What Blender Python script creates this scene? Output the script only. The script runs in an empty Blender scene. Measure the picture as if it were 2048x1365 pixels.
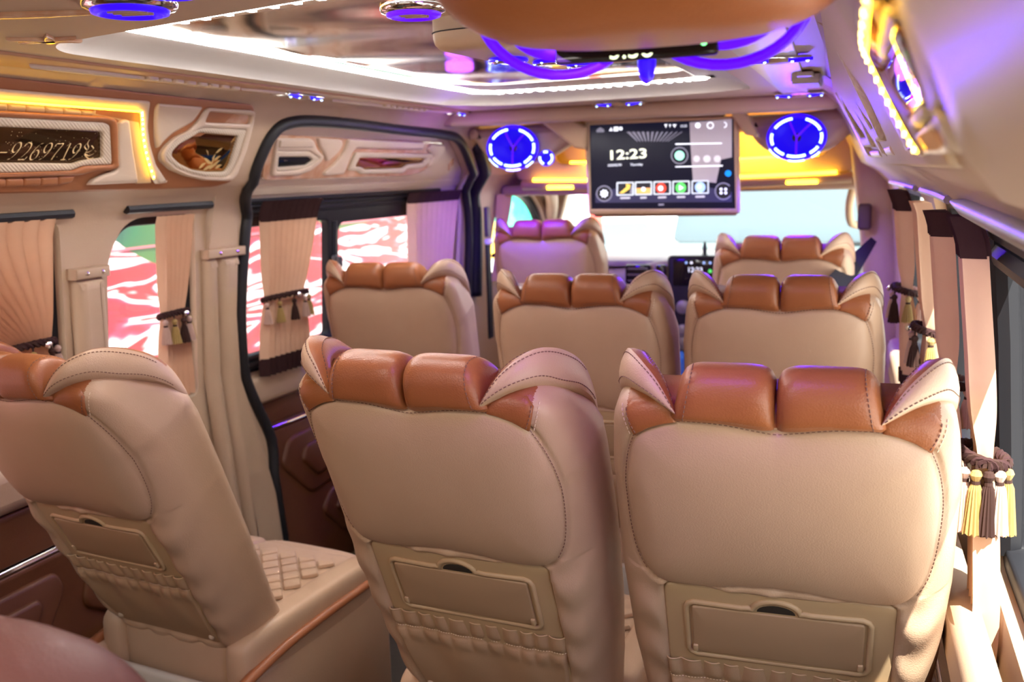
import bpy, bmesh, math, random
import numpy as np
from mathutils import Vector, Matrix
from mathutils.geometry import delaunay_2d_cdt
random.seed(7)
SC = bpy.context.scene
COL = SC.collection

# ------------------------------------------------------------------ camera, sky, sun, exposure
cam_d = bpy.data.cameras.new('camera'); cam = bpy.data.objects.new('camera', cam_d); COL.objects.link(cam)
SC.camera = cam
YAW, PITCH, ROLL = .3543, .1779, -.0293
cam_d.sensor_width = 36; cam_d.lens = 1891.5/2048*36
cam_d.clip_start = .02; cam_d.clip_end = 200
f_ = Vector((-math.sin(YAW)*math.cos(PITCH), math.cos(YAW)*math.cos(PITCH), -math.sin(PITCH)))
r_ = Vector((math.cos(YAW), math.sin(YAW), 0)); u_ = r_.cross(f_)
r2 = math.cos(ROLL)*r_ + math.sin(ROLL)*u_; u2 = -math.sin(ROLL)*r_ + math.cos(ROLL)*u_
M = Matrix((r2, u2, -f_)).transposed().to_4x4(); M.translation = (.70, 0, 1.48)
cam.matrix_world = M
cam_d.dof.use_dof = True; cam_d.dof.focus_distance = 1.45; cam_d.dof.aperture_fstop = 5.0

SC.view_settings.view_transform = 'Standard'; SC.view_settings.look = 'None'
SC.view_settings.exposure = 1.8; SC.view_settings.gamma = 1.0
SC.view_settings.use_curve_mapping = False
try:
    SC.cycles.max_bounces = 10; SC.cycles.diffuse_bounces = 6; SC.cycles.glossy_bounces = 5
    SC.cycles.transmission_bounces = 6; SC.cycles.sample_clamp_indirect = 6; SC.cycles.use_denoising = True
    SC.cycles.caustics_reflective = False; SC.cycles.caustics_refractive = False
except Exception: pass

W = bpy.data.worlds.new('sky'); SC.world = W; W.use_nodes = True
wn = W.node_tree.nodes; wl = W.node_tree.links; wn.clear()
wo = wn.new('ShaderNodeOutputWorld'); wb = wn.new('ShaderNodeBackground')
tc = wn.new('ShaderNodeTexCoord'); sx = wn.new('ShaderNodeSeparateXYZ'); rp = wn.new('ShaderNodeValToRGB')
wl.new(tc.outputs['Generated'], sx.inputs[0]); wl.new(sx.outputs['Z'], rp.inputs[0])
rp.color_ramp.elements[0].position = -.05; rp.color_ramp.elements[0].color = (.50, .47, .44, 1)
rp.color_ramp.elements[1].position = .05; rp.color_ramp.elements[1].color = (1.0, .99, .98, 1)
e = rp.color_ramp.elements.new(.6); e.color = (.72, .84, 1.0, 1)
wl.new(rp.outputs[0], wb.inputs[0]); wb.inputs[1].default_value = 1.0; wl.new(wb.outputs[0], wo.inputs[0])

def lamp(name, kind, loc, energy, color, size=.1, target=None, **kw):
    d = bpy.data.lights.new(name, kind); d.energy = energy; d.color = color
    if kind == 'AREA':
        d.size = size
        if 'size_y' in kw: d.shape = 'RECTANGLE'; d.size_y = kw['size_y']
    elif kind == 'SUN': d.angle = size
    else: d.shadow_soft_size = size
    o = bpy.data.objects.new(name, d); COL.objects.link(o); o.location = loc
    if target is not None:
        o.rotation_euler = (Vector(target)-Vector(loc)).to_track_quat('-Z', 'Y').to_euler()
    o['kind'] = 'helper'
    return o
SUN_DIR = Vector((.25, -.45, .86)).normalized()      # towards the sun: right, a little behind, high
lamp('sun', 'SUN', SUN_DIR*20, 8.5, (1.0, .95, .86), .009, (0, 0, 0))

# ------------------------------------------------------------------ materials
def mat(name, col=(.5, .5, .5), rough=.5, metal=0., emit=None, estr=0., bump=None, spec=.5, coat=0., sheen=0., trans=0., ior=1.45, alpha=1.0):
    m = bpy.data.materials.new(name); m.use_nodes = True
    b = m.node_tree.nodes['Principled BSDF']
    b.inputs['Base Color'].default_value = (*col, 1); b.inputs['Roughness'].default_value = rough
    b.inputs['Metallic'].default_value = metal; b.inputs['Specular IOR Level'].default_value = spec
    b.inputs['Coat Weight'].default_value = coat; b.inputs['Sheen Weight'].default_value = sheen
    b.inputs['Transmission Weight'].default_value = trans; b.inputs['IOR'].default_value = ior
    if emit: b.inputs['Emission Color'].default_value = (*emit, 1); b.inputs['Emission Strength'].default_value = estr
    nt = m.node_tree
    if bump:
        kind, scale, strength, dist = bump
        t = nt.nodes.new('ShaderNodeTexCoord'); bp = nt.nodes.new('ShaderNodeBump')
        bp.inputs['Strength'].default_value = strength; bp.inputs['Distance'].default_value = dist
        if kind == 'leather':
            x = nt.nodes.new('ShaderNodeTexVoronoi'); x.inputs['Scale'].default_value = scale; o = x.outputs['Distance']
        elif kind == 'noise':
            x = nt.nodes.new('ShaderNodeTexNoise'); x.inputs['Scale'].default_value = scale; o = x.outputs[0]
        else:
            x = nt.nodes.new('ShaderNodeTexWave'); x.inputs['Scale'].default_value = scale
            x.bands_direction = kind; o = x.outputs[0]
        nt.links.new(t.outputs['Object'], x.inputs['Vector'])
        nt.links.new(o, bp.inputs['Height']); nt.links.new(bp.outputs[0], b.inputs['Normal'])
    return m

def vary(m, c2, scale=6., amount=.5):
    nt = m.node_tree; b = nt.nodes['Principled BSDF']; c1 = b.inputs['Base Color'].default_value[:]
    t = nt.nodes.new('ShaderNodeTexCoord'); n = nt.nodes.new('ShaderNodeTexNoise'); n.inputs['Scale'].default_value = scale
    n.inputs['Detail'].default_value = 5
    r = nt.nodes.new('ShaderNodeValToRGB'); r.color_ramp.elements[0].position = .5-amount/2; r.color_ramp.elements[1].position = .5+amount/2
    r.color_ramp.elements[0].color = c1; r.color_ramp.elements[1].color = (*c2, 1)
    nt.links.new(t.outputs['Object'], n.inputs['Vector']); nt.links.new(n.outputs[0], r.inputs[0]); nt.links.new(r.outputs[0], b.inputs['Base Color'])
    return m

CREAM = (.53, .355, .235)
M_LEATHER = vary(mat('cream_leather', CREAM, .42, bump=('leather', 420, .12, .002)), (.50, .33, .215), 9)
M_ORANGE = vary(mat('orange_leather', (.33, .112, .040), .38, bump=('leather', 380, .14, .002)), (.30, .098, .034), 9)
M_PLASTIC = mat('beige_plastic', (.50, .345, .195), .45, bump=('noise', 900, .06, .001))
M_PLASTIC_D = mat('tan_plastic', (.40, .26, .15), .45, bump=('noise', 900, .06, .001))
M_DARKHOLE = mat('dark_recess', (.03, .022, .016), .7)
M_FABRIC = vary(mat('pocket_leather', (.48, .315, .185), .5, bump=('leather', 420, .1, .002)), (.45, .29, .17), 12)
M_THREAD_D = mat('brown_thread', (.20, .10, .07), .8)
M_THREAD_L = mat('pale_thread', (.72, .56, .42), .8)
M_TRIM = vary(mat('cream_trim_leather', (.49, .35, .235), .5, bump=('leather', 300, .08, .002)), (.46, .325, .215), 5)
M_PANEL = mat('pale_cream_panel', (.58, .455, .34), .38, bump=('noise', 500, .05, .001))
M_TANLOW = vary(mat('shaded_tan_leather', (.15, .05, .017), .5, bump=('leather', 300, .1, .002)), (.12, .04, .013), 7)  # tan leather darkened for the lower boards, shade put into the colour
M_TAN = vary(mat('tan_brown_leather', (.36, .14, .055), .5, bump=('leather', 300, .1, .002)), (.32, .12, .045), 7)
M_RIDGE_Y = mat('ridged_cream', (.56, .46, .34), .45, bump=('DIAGONAL', 60, .4, .003))
M_WOOD = vary(mat('glossy_wood_print', (.50, .25, .13), .15, coat=.6), (.62, .40, .27), 22, .3)
M_BLACK = mat('black_rubber', (.012, .012, .014), .5)
M_BLACKGLOSS = mat('black_gloss', (.01, .01, .012), .08)
M_FRAME = mat('black_window_frame', (.014, .014, .017), .5, spec=.2)
M_CHROME = mat('chrome', (.82, .82, .84), .08, 1.0)
M_MIRROR = mat('amber_mirror', (.50, .27, .09), .03, 1.0)
M_MIRROR_D = mat('dark_bronze_mirror', (.10, .055, .025), .05, .8)
M_CEILMIRROR = mat('tinted_ceiling_mirror', (.66, .48, .31), .10, 1.0, bump=('noise', 4, .10, .012))
M_CEIL = mat('ceiling_cream', (.45, .325, .215), .5, bump=('noise', 300, .05, .001))
M_GREYC = mat('pale_grey_cove', (.46, .42, .385), .5)
M_BAND = mat('tan_ceiling_band', (.42, .21, .10), .45)
M_BRUSH = mat('brushed_grey_cover', (.50, .45, .44), .35, bump=('X', 120, .12, .001))
M_LED = mat('white_led', (1, 1, 1), .5, emit=(1, .98, .95), estr=7.0)
M_LEDY = mat('yellow_led', (1, .7, .1), .5, emit=(1, .58, .02), estr=4.2)
M_LEDY2 = mat('yellow_led_dot', (1, .9, .5), .5, emit=(1, .70, .18), estr=4)
M_BLUE = mat('blue_lit_ring', (.02, .01, .3), .3, emit=(.02, .0, 1.0), estr=.5, spec=.3)
M_BLUEL = mat('blue_led', (.5, .6, 1), .3, emit=(.45, .70, 1.0), estr=1.2)
M_VIOLET = mat('violet_lit_ring', (.06, .01, .3), .3, emit=(.09, .0, 1.0), estr=.36, spec=.3)
M_BLUEGLASS = mat('blue_lit_bowl', (.01, .005, .15), .4, emit=(.008, .0, .8), estr=.26, spec=.15)
M_CURTAIN = vary(mat('peach_pleated_fabric', (.72, .47, .31), .85, sheen=.2, bump=('Z', 700, .08, .001)), (.68, .43, .28), 14)
M_VELVET = mat('dark_brown_velvet', (.045, .020, .020), .85, spec=.15, bump=('noise', 200, .3, .003))
M_TASG = mat('gold_tassel', (.40, .27, .09), .6, bump=('X', 500, .5, .001))
M_TASP = mat('pink_tassel', (.55, .37, .30), .6, bump=('X', 500, .5, .001))
M_TASB = mat('brown_tassel', (.045, .022, .018), .85, spec=.15)
M_CARPET = mat('floor_vinyl', (.05, .038, .03), .7, bump=('noise', 60, .2, .004))
M_SKIRT = mat('pale_vinyl_skirt', (.56, .49, .40), .5, bump=('leather', 300, .1, .002))
M_BELT = mat('black_webbing', (.012, .012, .02), .7)
M_WHITEP = mat('white_paint', (.85, .86, .86), .25, coat=.5)
M_GLASSB = mat('pale_blue_screen_glass', (.080, .112, .128), .5, spec=.15)
M_DASH = mat('pale_dashboard', (.55, .52, .46), .5)
M_GROUND = vary(mat('pale_concrete', (.62, .59, .55), .9), (.52, .50, .46), 1.5)
M_STEEL = mat('satin_grey', (.35, .33, .30), .4, .6)

def glass(name, tint):
    m = bpy.data.materials.new(name); m.use_nodes = True; nt = m.node_tree; nt.nodes.clear()
    o = nt.nodes.new('ShaderNodeOutputMaterial'); t = nt.nodes.new('ShaderNodeBsdfTransparent'); g = nt.nodes.new('ShaderNodeBsdfGlossy')
    mx = nt.nodes.new('ShaderNodeMixShader'); fr = nt.nodes.new('ShaderNodeFresnel'); fr.inputs[0].default_value = 1.35
    t.inputs[0].default_value = (*tint, 1); g.inputs['Roughness'].default_value = .02
    nt.links.new(fr.outputs[0], mx.inputs[0]); nt.links.new(t.outputs[0], mx.inputs[1]); nt.links.new(g.outputs[0], mx.inputs[2]); nt.links.new(mx.outputs[0], o.inputs[0])
    return m
M_GLASS = glass('clear_window_glass', (.93, .95, .94)); M_GLASST = glass('tinted_window_glass', (.14, .135, .13))

def mural():
    m = bpy.data.materials.new('painted_streaks'); m.use_nodes = True; nt = m.node_tree; N = nt.nodes; Lk = nt.links
    b = N['Principled BSDF']; b.inputs['Roughness'].default_value = .35
    t = N.new('ShaderNodeTexCoord')
    mp = N.new('ShaderNodeMapping'); mp.inputs['Rotation'].default_value = (math.radians(-28), 0, 0); mp.inputs['Scale'].default_value = (1, .9, 5.0)
    Lk.new(t.outputs['Object'], mp.inputs[0])
    nz = N.new('ShaderNodeTexNoise'); nz.inputs['Scale'].default_value = .85; nz.inputs['Detail'].default_value = 3; nz.inputs['Distortion'].default_value = .7
    Lk.new(mp.outputs[0], nz.inputs['Vector'])
    r = N.new('ShaderNodeValToRGB'); cr = r.color_ramp; cr.interpolation = 'LINEAR'
    stops = [(.34, (.22, .003, .012)), (.41, (.32, .006, .03)), (.432, (.36, .03, .09)), (.447, (.75, .66, .68)), (.475, (.75, .68, .68)), (.488, (.34, .008, .02)), (.525, (.22, .003, .010)), (.54, (.45, .06, .11)), (.556, (.72, .60, .62)), (.59, (.75, .68, .70)), (.605, (.34, .008, .03)), (.66, (.28, .005, .015))]
    cr.elements[0].position = stops[0][0]; cr.elements[0].color = (*stops[0][1], 1)
    cr.elements[1].position = stops[1][0]; cr.elements[1].color = (*stops[1][1], 1)
    for p, c in stops[2:]:
        e = cr.elements.new(p); e.color = (*c, 1)
    Lk.new(nz.outputs[0], r.inputs[0])
    n2 = N.new('ShaderNodeTexNoise'); n2.inputs['Scale'].default_value = .9; n2.inputs['Detail'].default_value = 2; n2.inputs['Distortion'].default_value = .8
    Lk.new(t.outputs['Object'], n2.inputs['Vector'])
    s = N.new('ShaderNodeSeparateXYZ'); Lk.new(t.outputs['Object'], s.inputs[0])
    # teal upper field whose edge runs down towards the front, ending at the sliding door
    def mth(op, *v):
        n_ = N.new('ShaderNodeMath'); n_.operation = op
        for i_, q in enumerate(v):
            if isinstance(q, (int, float)): n_.inputs[i_].default_value = q
            else: Lk.new(q, n_.inputs[i_])
        return n_.outputs[0]
    e1 = mth('MULTIPLY_ADD', s.outputs['Y'], .39, s.outputs['Z'])
    e2 = mth('MULTIPLY_ADD', n2.outputs[0], .22, e1)
    k1 = mth('MULTIPLY', mth('MULTIPLY', mth('GREATER_THAN', e2, 2.335), mth('LESS_THAN', s.outputs['Y'], 1.95)), mth('GREATER_THAN', s.outputs['Y'], .75))
    k2 = mth('MULTIPLY', mth('GREATER_THAN', mth('MULTIPLY_ADD', n2.outputs[0], .5, s.outputs['Z']), 2.09), mth('GREATER_THAN', s.outputs['Y'], 2.3))
    k3 = mth('MAXIMUM', k1, k2)
    g = N.new('ShaderNodeValToRGB'); g.color_ramp.elements[0].color = (.0, .030, .034, 1); g.color_ramp.elements[0].position = .40
    g.color_ramp.elements[1].color = (.002, .085, .028, 1); g.color_ramp.elements[1].position = .52
    e = g.color_ramp.elements.new(.66); e.color = (.05, .11, .008, 1)
    Lk.new(n2.outputs[0], g.inputs[0])
    mx = N.new('ShaderNodeMix'); mx.data_type = 'RGBA'
    Lk.new(k3, mx.inputs['Factor']); Lk.new(r.outputs[0], mx.inputs['A']); Lk.new(g.outputs[0], mx.inputs['B'])
    Lk.new(mx.outputs['Result'], b.inputs['Base Color'])
    return m
M_MURAL = mural()

# ------------------------------------------------------------------ helpers
def link(name, me, parent=None, loc=None, rot=None):
    o = bpy.data.objects.new(name, me); COL.objects.link(o)
    if parent is not None: o.parent = parent
    if loc is not None: o.location = loc
    if rot is not None: o.rotation_euler = rot
    return o
def empty(name, loc=(0, 0, 0), rz=0, label=None, cat=None, group=None):
    o = link(name, None, None, loc, (0, 0, rz)); o.empty_display_size = .05
    tag(o, label, cat, group); return o
def tag(o, label=None, cat=None, group=None, kind=None):
    if label: o['label'] = label
    if cat: o['category'] = cat
    if group: o['group'] = group
    if kind: o['kind'] = kind
    return o
def mesh(name, verts, faces, m, parent=None, smooth=40, recalc=True, loc=None, rot=None, fm=None):
    me = bpy.data.meshes.new(name); me.from_pydata([tuple(v) for v in verts], [], faces)
    if recalc:
        bm = bmesh.new(); bm.from_mesh(me); bmesh.ops.recalc_face_normals(bm, faces=bm.faces); bm.to_mesh(me); bm.free()
    ms = m if isinstance(m, (list, tuple)) else [m]
    for a in ms: me.materials.append(a)
    if fm is not None: me.polygons.foreach_set('material_index', fm)
    if smooth:
        me.shade_smooth()
        if smooth < 180: me.set_sharp_from_angle(angle=math.radians(smooth))
    me.update()
    return link(name, me, parent, loc, rot)
class MB:
    def __init__(s): s.v = []; s.f = []; s.mi = []
    def add(s, v, f, mi=0):
        b = len(s.v); s.v += [tuple(a) for a in v]; s.f += [tuple(i+b for i in q) for q in f]; s.mi += [mi]*len(f)
    def box(s, c, d, bev=.0, seg=2, rot=None, mi=0):
        bm = bmesh.new(); bmesh.ops.create_cube(bm, size=1)
        for v in bm.verts: v.co = Vector((v.co.x*d[0], v.co.y*d[1], v.co.z*d[2]))
        if bev: bmesh.ops.bevel(bm, geom=bm.edges[:], offset=min(bev, min(d)*.49), segments=seg, profile=.5, affect='EDGES')
        Mr = rot.to_matrix() if hasattr(rot, 'to_matrix') else (Matrix.Identity(3) if rot is None else rot)
        bm.verts.index_update()
        s.add([Mr @ v.co + Vector(c) for v in bm.verts], [[v.index for v in f.verts] for f in bm.faces], mi); bm.free(); return s
    def tube(s, path, r, n=8, closed=False, mi=0, flat=1.0, up=None):
        P = [Vector(p) for p in path]; k = len(P); rr = r if hasattr(r, '__len__') else [r]*k
        T = []
        for i in range(k):
            a = P[(i-1) % k] if (closed or i > 0) else P[i]; b = P[(i+1) % k] if (closed or i < k-1) else P[i]
            t = b-a; T.append(t.normalized() if t.length > 1e-9 else Vector((0, 0, 1)))
        nrm = Vector(up) if up else (Vector((0, 0, 1)) if abs(T[0].z) < .9 else Vector((1, 0, 0)))
        V = []
        for i in range(k):
            nrm = (nrm - T[i]*nrm.dot(T[i]))
            nrm = nrm.normalized() if nrm.length > 1e-6 else T[i].orthogonal().normalized()
            bn = T[i].cross(nrm)
            for j in range(n):
                a = 2*math.pi*j/n
                V.append(P[i] + nrm*(math.cos(a)*rr[i]*flat) + bn*(math.sin(a)*rr[i]))
        F = []
        for i in range(k if closed else k-1):
            for j in range(n):
                i2 = (i+1) % k
                F.append((i*n+j, i*n+(j+1) % n, i2*n+(j+1) % n, i2*n+j))
        if not closed:
            F.append(tuple(range(n))[::-1]); F.append(tuple((k-1)*n+j for j in range(n)))
        s.add(V, F, mi); return s
    def lathe(s, prof, n=24, c=(0, 0, 0), axis=None, mi=0):
        R = Vector((0, 0, 1)).rotation_difference(Vector(axis)).to_matrix() if axis is not None else Matrix.Identity(3)
        V = []; F = []
        for (r, z) in prof:
            for j in range(n):
                a = 2*math.pi*j/n; V.append(R @ Vector((r*math.cos(a), r*math.sin(a), z)) + Vector(c))
        k = len(prof)
        for i in range(k-1):
            for j in range(n): F.append((i*n+j, i*n+(j+1) % n, (i+1)*n+(j+1) % n, (i+1)*n+j))
        if prof[0][0] > 1e-6: F.append(tuple(range(n))[::-1])
        if prof[-1][0] > 1e-6: F.append(tuple((k-1)*n+j for j in range(n)))
        s.add(V, F, mi); return s
    def obj(s, name, m, parent=None, **kw):
        return mesh(name, s.v, s.f, m, parent, fm=s.mi if isinstance(m, (list, tuple)) else None, **kw)

def inpoly(p, poly):
    x, y = p; c = False; n = len(poly); j = n-1
    for i in range(n):
        xi, yi = poly[i]; xj, yj = poly[j]
        if (yi > y) != (yj > y) and x < (xj-xi)*(y-yi)/(yj-yi)+xi: c = not c
        j = i
    return c
def area(p): return .5*sum(p[i][0]*p[(i+1) % len(p)][1]-p[(i+1) % len(p)][0]*p[i][1] for i in range(len(p)))
def roundp(pts, r, n=5):
    """round every corner of a polygon; r one number or one per corner"""
    out = []; k = len(pts); rr = r if hasattr(r, '__len__') else [r]*k
    for i in range(k):
        p = Vector(pts[i]); a = Vector(pts[i-1])-p; b = Vector(pts[(i+1) % k])-p
        la, lb = a.length, b.length
        if la < 1e-6 or lb < 1e-6: continue
        d = min(rr[i], la*.45, lb*.45); A = p+a/la*d; B = p+b/lb*d
        for q in range(n+1):
            t = q/n; c = A*(1-t)**2+p*2*t*(1-t)+B*t*t; out.append((c.x, c.y))
    return out
def smoothp(pts, n=6, closed=True):
    """Catmull-Rom through points"""
    k = len(pts); P = [Vector(p) for p in pts]; out = []
    for i in range(k if closed else k-1):
        p0 = P[i-1] if (closed or i > 0) else P[i]; p1 = P[i]; p2 = P[(i+1) % k]; p3 = P[(i+2) % k] if (closed or i < k-2) else P[i+1]
        for q in range(n):
            t = q/n
            out.append(tuple(.5*((2*p1)+(p2-p0)*t+(2*p0-5*p1+4*p2-p3)*t*t+(3*p1-p0-3*p2+p3)*t**3)))
    if not closed: out.append(tuple(P[-1]))
    return out
def inset(poly, d):
    """move a polygon inwards by d"""
    k = len(poly); s = 1 if area(poly) > 0 else -1; out = []
    for i in range(k):
        a = Vector(poly[i-1]); p = Vector(poly[i]); b = Vector(poly[(i+1) % k])
        e1 = (p-a); e2 = (b-p)
        e1 = e1.normalized() if e1.length > 1e-9 else e2.normalized(); e2 = e2.normalized() if e2.length > 1e-9 else e1
        n1 = Vector((-e1.y, e1.x))*s; n2 = Vector((-e2.y, e2.x))*s
        m_ = n1+n2
        if m_.length < 1e-6: m_ = n1
        m_.normalize(); q = max(.5, m_.dot(n1))
        out.append((p.x+m_.x*d/q, p.y+m_.y*d/q))
    return out
def tri(outline, holes=(), step=None, extra=()):
    pts = [Vector(p) for p in outline]; edges = [(i, (i+1) % len(outline)) for i in range(len(outline))]
    for h in holes:
        b = len(pts); pts += [Vector(p) for p in h]; edges += [(b+i, b+(i+1) % len(h)) for i in range(len(h))]
    if step:
        sx_, sy_ = step if hasattr(step, '__len__') else (step, step)
        xs = [p[0] for p in outline]; ys = [p[1] for p in outline]
        x = min(xs)+sx_*.5
        while x < max(xs):
            y = min(ys)+sy_*.5
            while y < max(ys):
                if inpoly((x, y), outline) and not any(inpoly((x, y), h) for h in holes): pts.append(Vector((x, y)))
                y += sy_
            x += sx_
    for p in extra:
        if inpoly(p, outline) and not any(inpoly(p, h) for h in holes): pts.append(Vector(p))
    V, E, F, *_ = delaunay_2d_cdt(pts, edges, [], 0, 1e-6)
    out = []
    for f in F:
        c = sum((V[i] for i in f), Vector((0, 0)))/len(f)
        if inpoly(c, outline) and not any(inpoly(c, h) for h in holes): out.append(tuple(f))
    return [(v.x, v.y) for v in V], out
def orient(verts, faces, want):
    """flip the whole sheet if its first faces look away from want(face centre)"""
    s = 0
    for f in faces[:60]:
        a, b, c = (Vector(verts[i]) for i in f[:3]); n = (b-a).cross(c-a); s += n.dot(want)
    return faces if s >= 0 else [f[::-1] for f in faces]
def sheet(name, outline, holes, fn, m, parent=None, step=None, want=(0, 0, 1), extra=(), smooth=35, edge=0.0):
    P, F = tri(outline, holes, step, extra)
    V = [fn(a, b, 0) for a, b in P]; F = orient(V, F, Vector(want))
    if edge:      # returns around the rim and the holes, going back by 'edge'
        for loop in [outline]+list(holes):
            b = len(V); k = len(loop)
            V += [fn(a, c, 0) for a, c in loop]+[fn(a, c, -edge) for a, c in loop]
            F = list(F)+[(b+i, b+(i+1) % k, b+k+(i+1) % k, b+k+i) for i in range(k)]
    return mesh(name, V, F, m, parent, smooth=smooth, recalc=False)
def relief(name, poly, fn, m, parent=None, h=.01, bev=.004, base=0., holes=(), seg=3, smooth=50, step=None):
    """a raised piece with rounded edges on the surface fn(a,b,height)"""
    mb = MB(); relief_into(mb, poly, fn, h, bev, base, holes, seg, 0, step)
    return mb.obj(name, m, parent, smooth=smooth)
def relief_into(mb, poly, fn, h=.01, bev=.004, base=0., holes=(), seg=3, mi=0, step=None):
    if area(poly) < 0: poly = poly[::-1]
    V = []; F = []; tops = []
    for li, loop in enumerate([poly]+[q if area(q) < 0 else q[::-1] for q in holes]):
        k = len(loop); rings = [(loop, base)]
        for s_ in range(seg+1):
            a = math.pi/2*s_/seg
            d = bev*(1-math.cos(a)); z = h-bev+bev*math.sin(a)
            rings.append((inset(loop, d) if li == 0 else inset(loop, -d), base+z))
        b0 = len(V)
        for (lp, z) in rings: V += [fn(a, b, z) for a, b in lp]
        for q in range(len(rings)-1):
            for i in range(k):
                i2 = (i+1) % k
                F.append((b0+q*k+i, b0+q*k+i2, b0+(q+1)*k+i2, b0+(q+1)*k+i))
        tops.append(rings[-1][0])
    P, T = tri(tops[0], tops[1:], step)
    b = len(V); V += [fn(a, c, base+h) for a, c in P]; F += [tuple(i+b for i in t) for t in T]
    # weld
    key = {}; rem = []; VV = []
    for v in V:
        q = (round(v[0], 5), round(v[1], 5), round(v[2], 5))
        if q not in key: key[q] = len(VV); VV.append(v)
        rem.append(key[q])
    FF = []
    for f in F:
        g = []
        for i in f:
            if rem[i] not in g: g.append(rem[i])
        if len(g) > 2: FF.append(tuple(g))
    mb.add(VV, FF, mi)
def text(name, body, size, m, parent=None, loc=(0, 0, 0), rot=(math.pi/2, 0, 0), shear=0., align='LEFT', depth=.0006, sx=1., weight=0.):
    c = bpy.data.curves.new(name, 'FONT'); c.body = body; c.size = size; c.shear = shear; c.align_x = align; c.extrude = depth; c.offset = weight
    t = bpy.data.objects.new(name, c); COL.objects.link(t)
    dg = bpy.context.evaluated_depsgraph_get(); me = bpy.data.meshes.new_from_object(t.evaluated_get(dg))
    bpy.data.objects.remove(t); me.materials.clear(); me.materials.append(m)
    o = link(name, me, parent, loc, rot); o.scale = (sx, 1, 1); return o
def copy_tree(o, parent=None):
    c = o.copy(); COL.objects.link(c)
    if parent is not None: c.parent = parent
    for ch in list(o.children): copy_tree(ch, c)
    return c

# ------------------------------------------------------------------ the body shell
XC = -.13
PZ = [-1, 0, .3, .6, .80, .85, 1.06, 1.2, 1.36, 1.40, 1.44, 1.475, 1.645, 1.69, 1.71, 1.80]
PW = [.97, .97, 1.0, 1.03, 1.04, 1.04, 1.03, 1.02, 1.005, .99, .95, .898, .815, .785, .75, .75]
def prof(z, y=0): return float(np.interp(z, PZ, PW))-.08*max(0, y-2.2)
def SL(y, z, h=0): return (XC-prof(z, y)+h, y, z)
def SR(y, z, h=0): return (XC+prof(z, y)+.038*max(0, y-2.2)-h, y, z)
def SLo(off): return lambda y, z, h=0: SL(y, z, h-off)
def SRo(off): return lambda y, z, h=0: SR(y, z, h-off)
def CE(z0=1.71): return lambda x, y, h=0: (x, y, z0-h)
ZC = 1.71
Y_BACK, Y_END = -.35, 5.15

# points of the side walls as seen along a line of sight through the lens (used only to find y, z on the real wall)
def _wall(px, py, side, off=0.0):
    d = f_ + r2*((px-1024)/1891.5) - u2*((py-682.5)/1891.5); lo = .02; t = .02
    g = lambda t: side*(.70+t*d.x-XC)-(prof(1.48+t*d.z, t*d.y)+(.038*max(0, t*d.y-2.2) if side > 0 else 0)+off)
    while t < 12 and g(t) < 0: lo = t; t += .02
    hi = t
    for _ in range(30):
        m = (lo+hi)/2
        if g(m) >= 0: hi = m
        else: lo = m
    return (hi*d.y, 1.48+hi*d.z)
def ONL(x, y): return _wall(x, y, -1)
def ONLD(x, y): return _wall(x, y, -1, .05)
def ONR(x, y): return _wall(x, y, 1)
def ONRH(x, y): return _wall(x, y, 1, -.016)
def struct(o): o['kind'] = 'structure'; return o
zs = [z for z in PZ if 0 <= z <= 1.71]
def side_outline(y0, y1):
    top = [(y1-(y1-y0)*i/16, 1.71) for i in range(17)]
    return [(y0+(y1-y0)*i/16, 0.0) for i in range(17)]+[(y1, z) for z in zs[1:-1]]+top+[(y0, z) for z in zs[1:-1]][::-1]
def kinks(y0, y1): return [(y0+.04+.08*i, z) for i in range(int((y1-y0)/.08)) for z in [.15, .3, .45, .6, .7, .80, .85, .95, 1.06, 1.13, 1.2, 1.28, 1.36, 1.38, 1.40, 1.42, 1.44, 1.458, 1.475, 1.53, 1.59, 1.645, 1.668, 1.69, 1.70]]

# window and door openings of the left side (y, z)
W0 = roundp([(.75, .84), (1.80, .84), (1.80, 1.395), (.75, 1.395)], [.03, .05, .05, .05])
W1 = roundp([(1.935, .84), (2.29, .84), (2.295, 1.386), (2.03, 1.385), (1.955, 1.29)], [.03, .03, .03, .08, .10], 6)
DOOR_IN = [(2.56, .02), (2.572, .502), (2.586, .618), (2.534, .751), (2.49, .877), (2.486, 1.072)]+[(2.509,1.307),(2.512,1.377),(2.429,1.473),(2.429,1.57),(2.458,1.623),(2.507,1.642)]+[(2.60, 1.650),
           (2.825, 1.648), (3.152, 1.638), (3.457, 1.629), (3.62, 1.61), (3.80, 1.52), (3.98, 1.40), (4.05, 1.25), (4.06, 1.0), (4.05, .5), (4.05, .02)]
DOOR_HOLE = smoothp(DOOR_IN[1:-1], 5, False); DOOR_HOLE = [(2.56, .02)]+DOOR_HOLE+[(4.05, .02)]
WF = smoothp([(4.30, .95), (4.31, 1.15), (4.36, 1.30), (4.45, 1.375), (4.62, 1.39), (4.80, 1.345), (4.95, 1.24), (5.03, 1.10), (5.06, .95)], 5, False)
YP = Y_END
wl_ = sheet('wall_left', side_outline(Y_BACK, Y_END), [W0, W1, DOOR_HOLE, WF], SL, M_TRIM, want=(1, 0, 0), extra=kinks(Y_BACK, Y_END), edge=.045, smooth=60)
struct(wl_)
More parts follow.
